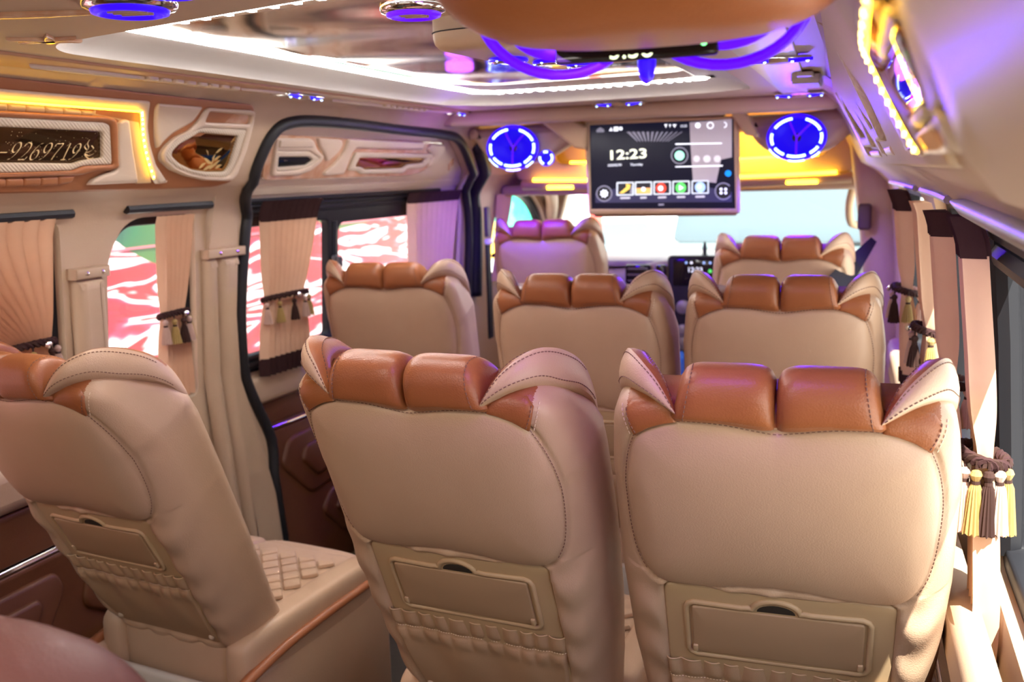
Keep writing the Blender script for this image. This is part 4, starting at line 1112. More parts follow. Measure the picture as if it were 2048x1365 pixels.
# ------------------------------------------------------------------ curtains
def curtain(name, label, side, z0, z1, top, bot, tie, n, amp, hoff, off=0.0, tb=.0, bb=.0, group=None, tas=5, mtop=None, tl_=.050):
    """top/bot = (y0,y1); tie = (z, y0, y1) or None"""
    fn0 = (SLo(off) if side == 'l' else SRo(off)); sgn = 1 if side == 'l' else -1
    yc = (top[0]+top[1])/2; c = Vector(fn0((bot[0]+bot[1])/2, z1, hoff)); fn = local(fn0, c)
    root = empty(name, c, 0, label, 'curtain', group)
    nv = 48; nu = max(60, n*10)
    def edge(z):
        g = (z0-z)/(z0-z1)
        if tie:
            zt = tie[0]
            if z >= zt: k_ = ((z0-z)/(z0-zt)); k_ = k_*k_*(3-2*k_)*.35+k_**1.6*.65; a, b = top, tie[1:]
            else: k_ = ((zt-z)/(zt-z1)); k_ = 1-(1-k_)**2; a, b = tie[1:], bot
        else: k_ = g; a, b = top, bot
        return a[0]+(b[0]-a[0])*k_, a[1]+(b[1]-a[1])*k_
    def surf(s_, z, ex=0):
        a, b = edge(z); y = a+(b-a)*s_
        q = 1.0
        if tie: q = 1-.45*math.exp(-((z-tie[0])/.05)**2)
        w_ = 2*abs(math.sin(math.pi*n*s_))**.75-1
        h = hoff+amp*q*w_
        y += .16*(b-a)/n*math.sin(2*math.pi*n*s_)
        return fn(y, z, h+ex)
    def strip(nm, za, zb, m, ex, parent):
        k_ = max(2, int(nv*(za-zb)/(z0-z1)))
        V = [surf(i/nu, za+(zb-za)*j/k_, ex) for j in range(k_+1) for i in range(nu+1)]
        F = [(j*(nu+1)+i, j*(nu+1)+i+1, (j+1)*(nu+1)+i+1, (j+1)*(nu+1)+i) for j in range(k_) for i in range(nu)]
        if ex:
            b = len(V); V += [surf(i/nu, za+(zb-za)*j/k_, -ex) for j in range(k_+1) for i in range(nu+1)]
            F += [tuple(x+b for x in f[::-1]) for f in F]
        return mesh(nm, V, F, m, parent, smooth=60, recalc=False)
    strip('cloth', z0-tb, z1+bb, M_CURTAIN, 0, root)
    if tb: strip('top_band', z0, z0-tb-.004, M_VELVET if mtop is None else mtop, .003, root)
    if bb: strip('bottom_band', z1+bb+.004, z1, M_VELVET, .003, root)
    if tie:
        zt, a, b = tie; tb_ = MB(); R_ = []
        for j in range(25):
            an = 2*math.pi*j/24
            R_.append(Vector(fn((a+b)/2+(b-a)*.56*math.cos(an), zt+.008*math.sin(an*1), hoff+(amp*.9+.016)*math.sin(an))))
        for k_ in range(3):
            P = []
            for j in range(73):
                an = 2*math.pi*j/72; i0 = int(j/3) % 24; t_ = (j % 3)/3
                p = R_[i0].lerp(R_[(i0+1) % 24], t_)
                ph = an*9+k_*2*math.pi/3
                P.append(p+Vector((.005*math.cos(ph)*sgn, 0, .006*math.sin(ph))))
            tb_.tube(P[:-1], .0045, 5, True, mi=k_ % 2)
        tieb = tb_.obj('tieback', [M_VELVET, M_TASB], root)
        tieb['label'] = 'dark braided tieback with tassels'
        for q in range(tas):
            an = math.pi*((.12 if side == 'l' else -.30)+(.76 if side == 'l' else .95)*q/max(1, tas-1)); p = Vector(fn((a+b)/2-(b-a)*.60*math.cos(an), zt-.008, hoff+(amp*.9+.022)*math.sin(an)))
            tassel(tieb, p, tl_+.008*random.random(), (M_TASG, M_TASP, M_TASB)[(q*2+1) % 3 if tas < 6 else q % 3])
        p = Vector(fn((a+b)/2+(b-a)*.1, zt+.002, hoff+amp*.9+.026)); MB().lathe([(.009, 0), (.0085, .004), (.005, .007), (0, .008)], 14, p, (sgn, -.3, 0)).obj('bead', M_CHROME, tieb)
    return root
def tassel(parent, p, L_, m):
    mb = MB()
    mb.tube([p+Vector((0, 0, .012)), p], .0022, 5, mi=1)
    mb.lathe([(.0, .0), (.006, -.003), (.0085, -.009), (.006, -.015), (.0045, -.018)], 10, p, mi=0)
    mb.lathe([(.006, -.0175), (.0062, -.022)], 10, p, mi=1)
    n = 16; V = []; prof_ = [(.0055, -.022), (.0085, -.030), (.0115, -.022-L_*.55), (.0145, -.022-L_)]
    for (r, z) in prof_:
        for j in range(n*2):
            a = math.pi*j/n; rr_ = r*(1+.10*(-1)**j); V.append(p+Vector((rr_*math.cos(a), rr_*math.sin(a), z+(.002*(j % 3) if z < -.05 else 0))))
    k = 2*n; F = [(i*k+j, i*k+(j+1) % k, (i+1)*k+(j+1) % k, (i+1)*k+j) for i in range(3) for j in range(k)]
    F.append(tuple(3*k+j for j in range(k)))
    mb.add(V, F, 0); return mb.obj('tassel', [m, M_TASB], parent, smooth=30)
curtain('curtain', 'peach pleated curtain gathered to the right, leftmost window behind the near left seat', 'l', 1.40, .86, (1.22, 1.765), (1.60, 1.76), (1.105, 1.62, 1.735), 12, .016, .022, tas=4)
curtain('curtain', 'slim peach curtain with tassels in the small arched window between two pillars', 'l', 1.385, .86, (2.13, 2.262), (2.12, 2.25), (1.105, 2.135, 2.225), 6, .014, .020, tas=5)
curtain('curtain', 'peach curtain with dark brown bands at the rear edge of the sliding door window', 'l', 1.408, .835, (2.585, 2.875), (2.575, 2.83), (1.09, 2.60, 2.80), 9, .014, .062, .05, .062, .055, tas=5)
curtain('curtain', 'peach curtain with dark top band at the front edge of the sliding door window', 'l', 1.405, .85, (3.51, 3.93), (3.56, 3.86), None, 9, .016, .055, .05, .040, .04)
curtain('curtain', 'tan curtain in the front passenger door window beyond the belt', 'l', 1.37, .95, (4.32, 4.47), (4.30, 4.40), (1.08, 4.32, 4.38), 5, .010, .02, tas=2)
curtain('curtain', 'nearest right curtain with dark brown top and bottom bands and large tassels', 'r', 1.398, .70, (1.475, 1.56), (1.40, 1.51), (1.055, 1.43, 1.51), 4, .017, .022, 0, .055, .055, tas=8, tl_=.072)
curtain('curtain', 'second right curtain, pale fold behind the nearest seat flap', 'r', 1.385, .84, (1.86, 1.98), (1.82, 1.93), (1.075, 1.85, 1.93), 3, .018, .035, 0, .04, 0, tas=3)
curtain('curtain', 'third right curtain with tassels, just behind the second-row right seat', 'r', 1.385, .84, (2.28, 2.42), (2.28, 2.40), (1.095, 2.28, 2.38), 4, .018, .035, 0, 0, 0, tas=4)
curtain('curtain', 'farthest right curtain with gold tassels, beside the front pillar', 'r', 1.40, .86, (2.70, 2.88), (2.70, 2.86), (1.13, 2.72, 2.84), 3, .018, .045, 0, .05, .04, tas=4)

# ------------------------------------------------------------------ ceiling fixtures
def round_vent(c, r, label, m_ring=M_BLUE, ry=1.0, group='round blue-ringed air vents'):
    t = empty('air_vent', c, 0, label, 'vent', group); t.scale = (1, ry, 1)
    MB().lathe([(r*1.28, 0), (r*1.30, -.006), (r*1.22, -.014), (r*1.05, -.016), (r*1.0, -.010)], 36).obj('chrome_bezel', M_CHROME, t, smooth=60)
    MB().lathe([(r*1.06, -.014), (r*1.02, -.020), (r*.86, -.022), (r*.74, -.016), (r*.72, -.008)], 36).obj('lit_ring', m_ring, t, smooth=60)
    MB().lathe([(r*.72, -.008), (r*.70, -.014), (r*.5, -.018), (r*.2, -.019), (0, -.019)], 32).obj('nozzle', M_PLASTIC, t, smooth=60)
    for k_ in (-.28, 0, .28):
        mb = MB(); mb.box((0, k_*r, -.018), (r*1.0*math.sqrt(1-k_*k_*2), .004, .005), .001, 1, Matrix.Rotation(.3, 3, 'Z')); mb.obj('louvre', M_PLASTIC_D, t)
    return t
round_vent((-.178, 1.015, ZC), .046, 'round air vent with a glowing blue ring, upper left of the rear ceiling')
round_vent((-.050, .935, ZC), .036, 'round air vent beside the blue-ringed one, cut by the top of the frame')
round_vent((.025, 1.42, ZC+.035), .042, 'round blue bowl standing in for a vent reflected in the ceiling mirror', M_VIOLET)  # a reflection in the mirror, built as a solid lit bowl
def slim_vent(c, rz, label, L_=.17):
    t = empty('air_vent', c, rz, label, 'vent', 'slim chrome vents with blue diodes in the ceiling edge')
    mb = MB(); mb.lathe([(.030, .0), (.031, -.006), (.026, -.012), (.012, -.014), (0, -.014)], 24)
    mb.obj('rotating_outlet', M_PLASTIC_D, t)
    for s_ in (-1, 1):
        mb = MB(); mb.box((s_*L_*.33, 0, -.004), (L_*.36, .048, .010), .005, 3); mb.obj('chrome_plate', M_CHROME, t)
        mb = MB()
        mb.tube([(s_*(L_*.16+.05*j/5), -.026, -.009-.002*math.sin(j)) for j in range(6)], .0035, 6); o = mb.obj('lit_strip', M_BLUE, t)
        for q in (.22, .46): MB().lathe([(.004, 0), (.003, -.003), (0, -.004)], 8, (s_*L_*q, -.027, -.011)).obj('diode', M_BLUEL, t)
    mb = MB(); mb.box((0, 0, -.003), (L_*1.05, .062, .006), .003, 2); mb.obj('back_plate', M_CHROME, t)
    return t
slim_vent((-.765, 2.32, ZC-.006), math.pi/2+.0, 'slim chrome vent with blue diodes on the left band above the sliding door')
slim_vent((-.745, 3.42, ZC-.006), math.pi/2, 'slim chrome vent with blue diodes on the left band, front corner')
slim_vent((-.11, 3.36, ZC-.002), 0, 'slim chrome vent with blue diodes above the screen')
slim_vent((.50, 3.33, ZC-.006), 0, 'slim chrome vent with blue diodes on the right grey band, front end', .15)
slim_vent((.52, 2.18, ZC-.006), .2, 'chrome vent glinting blue on the right grey band, behind the orange pod', .13)
# raised column-like badge on the right band
t = empty('ceiling_ornament', (.555, 2.72, ZC-.006), 0, 'small grey raised ribbed badge between the two right ceiling vents', 'ornament')
fnb = lambda x, y, h=0: (x, y, -h)
relief('bar', roundp([(-.022, -.16), (.022, -.16), (.022, .16), (-.022, .16)], .006), fnb, M_BRUSH, t, h=.010, bev=.004)
relief('block', roundp([(-.036, -.09), (.036, -.09), (.036, .09), (-.036, .09)], .006), fnb, M_BRUSH, t, h=.018, bev=.005)
for i in range(6): relief('rib', roundp([(-.034, -.078+.028*i), (.034, -.078+.028*i), (.034, -.060+.028*i), (-.034, -.060+.028*i)], .004), fnb, M_BRUSH, t, h=.023, bev=.003)
# small wooden leaf ornaments on the rear ceiling, far left
t = empty('ceiling_ornament', (-.53, 1.22, ZC), 0, 'brown leaf shaped inlay on the rear ceiling, far left', 'ornament', 'leaf inlays on the rear ceiling')
for a in (0, .7, -.9):
    Lf = ceil_leaf(-.055, 0, .055, .01, .013); ca, sa = math.cos(a), math.sin(a)
    relief('leaf', [(x*ca-y*sa, x*sa+y*ca) for x, y in Lf], fnb, M_WOOD, t, h=.006, bev=.003)
t = empty('ceiling_ornament', (-.36, 1.02, ZC), 0, 'long brown leaf inlay on the rear ceiling at the top left edge', 'ornament', 'leaf inlays on the rear ceiling')
relief('leaf', ceil_leaf(-.11, -.02, .10, .05, .02), fnb, M_WOOD, t, h=.006, bev=.003)

# console pod hanging under the mirror, with three vents
t = empty('ceiling_console', (.10, 1.83, ZC+.05), 0, 'beige ceiling console with blue lit vents hanging under the mirror', 'console')
P = roundp([(-.15, -.22), (.16, -.26), (.18, .20), (-.02, .24), (-.12, .12)], [.06, .05, .06, .06, .05], 5)
relief('housing', P, lambda x, y, h=0: (x, y, -h), M_PLASTIC, t, h=.062, bev=.022)
relief('seam_strip', inset(P if area(P) > 0 else P[::-1], -.002), lambda x, y, h=0: (x, y, -.03-h), M_DARKHOLE, t, h=.002, bev=.0005)
for i, (x, y) in enumerate(((-.06, -.02), (.005, .06), (.05, .15))):
    v = MB().lathe([(.034, 0), (.036, -.006), (.028, -.011), (.014, -.010), (0, -.010)], 22, (x, y, -.062)).obj('vent', M_CHROME, t)
    MB().tube([(x+.036*math.cos(a), y+.036*math.sin(a), -.066) for a in np.linspace(math.pi*.9, math.pi*2.2, 14)], .004, 6).obj('lit_arc', M_BLUE, v)
    for a in (3.4, 4.4): MB().lathe([(.0035, 0), (0, -.004)], 8, (x+.036*math.cos(a), y+.036*math.sin(a), -.069)).obj('diode', M_BLUEL, v)

# orange leather pod close to the lens with violet rings and a clock strip
t = empty('ceiling_pod', (.525, .80, ZC-.008), 0, 'orange leather ceiling pod with violet glowing rings, blurred at the top', 'ceiling pod')
V = []; F = []; nn, mm = 40, 16
for j in range(mm+1):
    ph = math.pi/2*j/mm
    for i in range(nn):
        a = 2*math.pi*i/nn; ce_, se_ = math.cos(a), math.sin(a)
        ex = .55
        x = .190*math.copysign(abs(ce_)**.75, ce_)*math.cos(ph)**.45; y = .13*math.copysign(abs(se_)**.8, se_)*math.cos(ph)**.45
        V.append((x, y, -.120*math.sin(ph)**.9))
for j in range(mm):
    for i in range(nn): F.append((j*nn+i, j*nn+(i+1) % nn, (j+1)*nn+(i+1) % nn, (j+1)*nn+i))
mesh('leather_shell', V, F, M_ORANGE, t, smooth=180)
for s_, nm_ in ((-1, 'left'), (1, 'right')):
    c = Vector((-.110 if s_ < 0 else .050, .115, -.066)); tl = Matrix.Rotation(math.radians(-62), 3, 'X')
    ring = lambda r, z: [c+tl @ Vector((r*math.cos(a)*1.08, r*math.sin(a)*.95, z)) for a in np.linspace(0, 2*math.pi, 41)[:-1]]
    MB().tube(ring(.074, 0), .0055, 8, True).obj('lit_ring', M_VIOLET, t, smooth=180)
    MB().tube(ring(.050, .004), .010, 8, True).obj('lit_ring', M_VIOLET, t, smooth=180)
mb = MB(); mb.box((-.035, .135, -.108), (.16, .012, .024), .004, 2, Matrix.Rotation(-.2, 3, 'X')); ck = mb.obj('clock_strip', M_BLACKGLOSS, t)
m_ck = mat('pale_clock_digits', (.8, .9, .6), .4, emit=(.75, .85, .5), estr=.7)
text('clock_digits', '3:58', .026, m_ck, ck, (-.060, .1275, -.118), (math.pi/2-.2, 0, 0))
MB().lathe([(.0035, 0), (0, -.002)], 10, (.032, .1275, -.108), (0, 1, 0)).obj('green_lamp', mat('green_lamp', (.1, .8, .2), .4, emit=(.2, 1, .3), estr=1.0), ck)
MB().lathe([(.0, .0), (.008, -.001), (.0095, -.006), (.009, -.018), (.007, -.029), (.004, -.035), (0, -.037)], 18, (-.027, .15, -.105)).obj('lit_pendant', M_BLUE, t, smooth=180)

# ------------------------------------------------------------------ screen and speaker pods
YT = 3.66
t = empty('screen', (-.015, YT, 1.66), 0, 'flip-down screen showing the time 12:23 and a row of app icons', 'screen')
TT = lambda pts: [(a+.015, b-1.66) for a, b in pts]
tf = lambda x, z, h=0: (x, -h, z)
body = TT([(-0.319,1.672),(0.268,1.653),(0.277,1.299),(-0.304,1.302)]); scr = TT([(-0.297,1.648),(0.252,1.646),(0.263,1.317),(-0.294,1.323)])
relief('casing', roundp(body, .012, 4), tf, M_PLASTIC, t, h=.040, bev=.008, holes=[inset(scr if area(scr) > 0 else scr[::-1], .002)])
mb = MB(); mb.box((0, .012, -.19), (.56, .03, .36), .01, 2); mb.obj('rear_shell', M_PLASTIC_D, t)
m_scr = mat('screen_black', (.006, .006, .010), .3, spec=.2, emit=(.002, .002, .006), estr=1.0)
s_ = relief('display', roundp(scr, .004, 2), tf, m_scr, t, h=.034, bev=.001)
def em(name, c, s): return mat(name, tuple(min(1, x) for x in c), .4, emit=c, estr=s)
E_W = em('icon_white', (.85, .9, 1.0), .42); E_N = em('icon_night_blue', (.03, .03, .08), .15); E_G = em('icon_green', (.1, .75, .12), .34); E_R = em('icon_red', (.85, .06, .03), .34)
E_O = em('icon_orange', (1, .42, .12), .34); E_B = em('icon_blue', (.35, .55, .95), .34); E_GR = em('icon_grey', (.25, .25, .32), .2); E_Y = em('icon_yellow', (.9, .6, .1), .3); E_C = em('clock_cream', (.9, .95, .72), .42); E_SKY = em('assist_blue', (.0, .22, .8), .4)
E_REF = em('painted_reflection', (.42, .38, .42), .14)
def tp(px, py):
    """a point of the screen given in the 2048 x 1325 close view of it"""
    x = 1160+px/6.0235; y = 220+py/6.0235
    d = f_+r2*((x-1024)/1891.5)-u2*((y-682.5)/1891.5); k_ = (YT-.034)/d.y
    return (.70+k_*d.x+.015, 1.48+k_*d.z-1.66)
def flat(name, pts, m, lift=.0348, parent=None, px=True):
    P = [tp(*p) for p in pts] if px else pts
    Pp, T = tri(P if area(P) > 0 else P[::-1])
    return mesh(name, [tf(a, b, lift) for a, b in Pp], T, m, parent or s_, smooth=0)
def disc(cx, cy, r, n=24, ry=None): return [(cx+r*math.cos(2*math.pi*i/n), cy+(ry or r)*math.sin(2*math.pi*i/n)) for i in range(n)]
def ringp(name, cx, cy, r0, r1, m, lift=.0350, a0=0, a1=2*math.pi, n=28):
    V = []; 
    for i in range(n+1):
        a = a0+(a1-a0)*i/n
        for r in (r0, r1): V.append(tf(*tp(cx+r*math.cos(a), cy+r*math.sin(a)), lift))
    return mesh(name, V, [(2*i, 2*i+1, 2*i+3, 2*i+2) for i in range(n)], m, s_, smooth=0)
flat('dock_band', [(185, 1000), (420, 950), (1000, 925), (1560, 935), (1830, 990), (1830, 1110), (185, 1120)], E_N)
flat('sheen', [(1320, 150), (1830, 110), (1830, 570), (1700, 600), (1640, 880), (1360, 850), (1330, 400)], E_REF, .0345)  # reflection on the glass painted as a faintly glowing grey patch
for i in range(12): flat('light_ray', [(560+60*i, 265), (600+58*i, 262), (700+33*i, 380), (688+33*i, 380)], E_GR, .0346)
flat('status_line', [(1150, 405), (1710, 395), (1710, 408), (1150, 420)], E_W, .0352); flat('status_line', [(1150, 680), (1720, 665), (1720, 680), (1150, 692)], E_W, .0352)
def ttxt(nm, body_, px, py, size, m, align='LEFT', sx=1., w=0.):
    a, b = tp(px, py); o = text(nm, body_, size, m, s_, tf(a, b, .0352), (math.pi/2, 0, 0), 0, align, .0003, sx, w); o.rotation_euler = (math.pi/2, math.radians(-1.2), 0); return o
ttxt('clock_text', '12:23', 330, 602, .050, E_C, sx=1.42, w=.0008)
ttxt('date_text', '2020/02/20', 335, 682, .012, E_W); ttxt('date_text', 'Thursday', 605, 675, .013, E_W)
for cx, cy, r in ((1200, 550, 105),): ringp('dial_ring', cx, cy, r-14, r, E_GR); flat('dial_light', disc(cx, cy, 58), em('dial_glow', (.35, .95, .7), .4), .0354)
for cx, r in ((1405, 40), (1530, 45), (1655, 42)): flat('button', disc(cx, 590, r), em('pale_button', (.6, .58, .62), .3), .0354)
flat('assist_dot', disc(1785, 765, 38), E_SKY, .0354)
for cx, cy, r, a0, a1 in ((292, 1008, 98, 0, 6.2832), (1728, 980, 105, .55, 5.6)): ringp('dock_ring', cx, cy, r-14, r, E_GR, .0354, a0, a1); flat('dock_disc', disc(cx, cy, r-16), em('dock_black', (.01, .01, .01), .1), .0353)
gear = []
for i in range(48):
    a = 2*math.pi*i/48; r = 50 if (i//3) % 2 else 38; gear.append((292+r*math.cos(a), 1008+r*math.sin(a)))
flat('gear_icon', gear, E_W, .0356)
for dx, dy in ((-28, -22), (28, -22), (-28, 22), (28, 22)): flat('grid_dot', disc(1728+dx, 978+dy, 17), E_W, .0356)
icons = [(545, 953), (765, 947), (990, 942), (1218, 937), (1448, 932)]
for i, (cx, cy) in enumerate(icons):
    o_ = roundp([(cx-105, cy-82), (cx+105, cy-86), (cx+105, cy+78), (cx-105, cy+82)], 14, 3); i_ = roundp([(cx-88, cy-66), (cx+88, cy-70), (cx+88, cy+62), (cx-88, cy+66)], 6, 3)
    fr = flat('app_frame', o_, em('icon_frame', (.55, .62, .66), .36), .0350); flat('app_field', i_, em('icon_field', (.02, .02, .03), .1), .0352)
flat('road_icon', [(470, 1005), (520, 1005), (600, 950), (610, 900), (555, 890), (560, 930), (520, 965)], E_Y, .0355); flat('road_icon', [(600, 1005), (632, 1005), (632, 930), (622, 900)], E_GR, .0355)
flat('sunset_icon', [(680, 945), (850, 940), (850, 1005), (680, 1008)], E_O, .0355); flat('sun_icon', disc(765, 955, 26), E_W, .0357)
flat('record_icon', disc(978, 942, 62), E_R, .0355); flat('record_icon', disc(972, 945, 30), E_W, .0357)
flat('play_icon', disc(1215, 938, 64), E_G, .0355); flat('play_icon', [(1195, 905), (1250, 938), (1195, 970)], E_W, .0357)
flat('globe_icon', disc(1448, 932, 64), E_B, .0355); flat('globe_icon', disc(1440, 925, 28), em('icon_pale_blue', (.6, .75, 1.0), .35), .0357)
for i, w_ in enumerate((60, 38, 50, 50, 56)): flat('app_caption', [(icons[i][0]-w_, 1052-4*i), (icons[i][0]+w_, 1049-4*i), (icons[i][0]+w_, 1071-4*i), (icons[i][0]-w_, 1074-4*i)], em('caption_white', (.5, .5, .55), .3), .0355)
flat('home_icon', [(200, 240), (245, 208), (292, 238), (292, 268), (200, 270)], E_GR, .0355); flat('alert_icon', [(350, 255), (375, 210), (398, 252)], E_W, .0355)
flat('note_icon', [(408, 205), (462, 202), (462, 255), (408, 257)], E_W, .0355); flat('note_icon', disc(492, 225, 22), E_W, .0355)
for cx, w_, h_ in ((1035, 18, 22), (1085, 12, 20), (1140, 24, 20)): flat('signal_icon', [(cx-w_, 195-h_), (cx+w_, 193-h_), (cx, 195+h_)], E_W, .0355)
ttxt('status_text', '12:23', 1205, 210, .012, E_W); flat('sun_icon', disc(1420, 187, 32), E_W, .0355)
ringp('window_icon', 1570, 187, 30, 42, E_W, .0355); ringp('back_icon', 1735, 180, 26, 36, E_W, .0355, -1.6, 1.6)
flat('maker_plate', [(945, 1133), (1012, 1131), (1012, 1150), (945, 1152)], E_GR, .0355)
mb = MB(); mb.box((.0, .03, .02), (.46, .05, .05), .012, 2); mb.obj('hinge_mount', M_PLASTIC, t)

def speaker_pod(c, r, label, small, sgn):
    t = empty('speaker_pod', c, 0, label, 'speaker pod', 'blue lit speaker pods beside the screen')
    bw = r*1.5
    P = roundp([(-bw-.07, .06), (bw+(.20 if small else .10), .085), (bw+(.16 if small else .09), .035), (bw*.95, -.055), (bw*.4, -.085), (-bw*.4, -.085), (-bw*.95, -.05)], [.02, .02, .04, .04, .04, .04, .04], 5)
    relief('housing', P, lambda x, z, h=0: (x, .10-h, z+.02), M_PLASTIC, t, h=.10, bev=.04)
    def ring_(rr_, y, ry=.78): return [(rr_*math.cos(a), y, rr_*ry*math.sin(a)) for a in np.linspace(0, 2*math.pi, 41)[:-1]]
    MB().tube(ring_(r*1.04, -.002), .008, 8, True).obj('lit_ring', M_BLUE, t, smooth=180)
    V = []; F = []
    for q, (rr_, y) in enumerate(((r*1.0, -.002), (r*.8, .015), (r*.45, .03), (r*.2, .024), (0.001, .02))): V += ring_(rr_, y)
    for q in range(4):
        for i in range(40): F.append((q*40+i, q*40+(i+1) % 40, (q+1)*40+(i+1) % 40, (q+1)*40+i))
    mesh('blue_bowl', V, F, M_BLUEGLASS, t, smooth=180)
    MB().lathe([(.016, 0), (.014, -.006), (0, -.009)], 16, (0, .010, 0), (0, -1, 0)).obj('dark_cone', M_BLACKGLOSS, t)
    for a in (1.9, .9, -1.57):
        MB().tube([(0, .004, 0), (r*.5*math.cos(a), -.006, r*.4*math.sin(a)), (r*math.cos(a), -.006, r*.78*math.sin(a))], .0035, 6).obj('spoke', M_VIOLET, t)
    for (a0, a1) in ((.35, 1.2), (1.75, 2.6), (2.9, 3.5), (3.7, 4.2), (4.35, 5.1), (5.3, 5.75), (-.35, .2)):
        MB().tube([(r*.93*math.cos(a), -.008, r*.93*.78*math.sin(a)) for a in np.linspace(a0, a1, 9)], .0045, 6).obj('lit_arc', M_BLUEL, t)
    for (a0, a1) in ((3.6, 4.1), (4.45, 5.0), (5.25, 5.6)):
        MB().tube([(r*1.1*math.cos(a), -.004, r*1.1*.80*math.sin(a)) for a in np.linspace(a0, a1, 7)], .004, 6).obj('lit_arc', M_BLUEL, t)
    if small:
        c2 = Vector((r*1.42, .0, -.045))
        MB().tube([c2+Vector((.028*math.cos(a), 0, .026*math.sin(a))) for a in np.linspace(0, 2*math.pi, 25)[:-1]], .006, 8, True).obj('lit_ring', M_BLUE, t, smooth=180)
        MB().lathe([(.026, 0), (.02, .012), (0, .014)], 20, c2, (0, 1, 0)).obj('blue_bowl', M_BLUEGLASS, t)
        for (a0, a1) in ((-1.2, .6), (2.9, 4.3), (1.3, 1.9)):
            MB().tube([c2+Vector((.026*math.cos(a), -.006, .024*math.sin(a))) for a in np.linspace(a0, a1, 8)], .004, 6).obj('lit_arc', M_BLUEL, t)
    for o in t.children:
        if o.name.split('.')[0] != 'housing': o.location = (0, -.034, 0)
    return t
speaker_pod((-.622, 3.68, 1.572), .100, 'blue glowing speaker pod left of the screen, with a small vent', True, 1)
speaker_pod((.473, 3.68, 1.570), .094, 'blue glowing speaker pod right of the screen', False, 1)
# sloping arms that carry the screen
for P in ([(-0.508,1.684),(-0.426,1.705),(-0.297,1.637),(-0.304,1.552),(-0.348,1.561)], [(0.226,1.691),(0.294,1.67),(0.349,1.574),(0.296,1.585)]):
    relief('bracing_arm', roundp(P, .006, 3), lambda x, z, h=0: (x+.015, 3.62-YT+.03-h, z-1.66), M_PLASTIC, bpy.data.objects['screen'], h=.06, bev=.01)

# ------------------------------------------------------------------ cab: overhead shelf, visors, windscreen, pillars, dashboard
t = empty('overhead_shelf', (-.10, 4.35, 1.40), 0, 'yellow lit overhead shelf above the windscreen', 'shelf')
sfn = lambda x, z, h=0: (x, -h, z)
so = roundp([(-.76, .03), (.78, .03), (.78, .26), (-.76, .26)], .05)
op1 = roundp([(-.56, .105), (-.02, .10), (-.02, .21), (-.56, .22)], .05); op2 = roundp([(.10, .09), (.66, .105), (.66, .23), (.10, .21)], .06)
relief('face', so, sfn, M_PLASTIC, t, h=.02, bev=.01, holes=[op1, op2])
mb = MB(); mb.box((0, .20, .16), (1.5, .01, .22)); mb.box((0, .10, .085), (1.5, .2, .008)); mb.obj('inner_box', M_PLASTIC, t)
MB().tube([(-.50, .03, .112), (.0, .03, .105)], .006, 6).obj('led_strip', M_LEDY, t); MB().tube([(.14, .03, .10), (.62, .03, .112)], .006, 6).obj('led_strip', M_LEDY, t)
MB().tube([(-.66+1.36*i/16, -.045-.04*math.sin(math.pi*i/16), .035-.012*math.sin(math.pi*i/16)) for i in range(17)], .009, 8).obj('led_strip', M_LEDY, t)
MB().tube([(-.72+1.48*i/16, -.03-.05*math.sin(math.pi*i/16), .012-.012*math.sin(math.pi*i/16)) for i in range(17)], .022, 10).obj('lower_roll', M_PLASTIC, t)
for x in (-.52, .56):
    mb = MB(); mb.box((x, -.07, -.002), (.13, .02, .018), .004, 2); mb.obj('reading_lamp', M_LEDY, t)
# windscreen header and glass
hd = MB(); hd.box((XC+.03, 4.62, 1.385), (1.7, .52, .05), .02, 3); struct(hd.obj('trim_8', M_TRIM))
WSO = roundp([(-.93, 1.0), (-.80, 1.37), (.70, 1.37), (.80, 1.0)], .04)
win = empty('window_8', (0, 0, 0)); win['kind'] = 'structure'
wsf = lambda x, z, h=0: (x, 5.02+.10*(1.37-z)/.37*1.0-h-.10*((x+.06)/.85)**2, z)
sheet('glass', inset(WSO if area(WSO) > 0 else WSO[::-1], -.02), [], wsf, M_GLASS, win, want=(0, -1, 0), step=.2)
fr_o = roundp([(-.99, .2), (-.985, 1.0), (-.93, 1.28), (-.87, 1.42), (-.87, 1.72), (.76, 1.72), (.76, 1.42), (.80, 1.28), (.84, 1.0), (.84, .2)], .02)
relief('frame', fr_o, lambda x, z, h=0: (x, 5.06+.10*(1.37-z)/.37-h-.02*((x+.06)/.85)**2, z), M_TRIM, win, h=.05, bev=.015, holes=[WSO])
# A pillars
for sgn, P in ((-1, [(-.80, 4.66, 1.41), (-.865, 4.92, 1.31), (-.93, 5.06, 1.17), (-.965, 5.12, 1.0), (-.98, 5.15, .85)]), (1, [(.735, 4.62, 1.40), (.775, 4.85, 1.30), (.81, 5.02, 1.15), (.83, 5.12, 1.0), (.84, 5.15, .85)])):
    o = MB().tube(smoothp(P, 5, False), .034, 10).obj('trim_9' if sgn < 0 else 'trim_10', M_TRIM, None, smooth=180); struct(o)
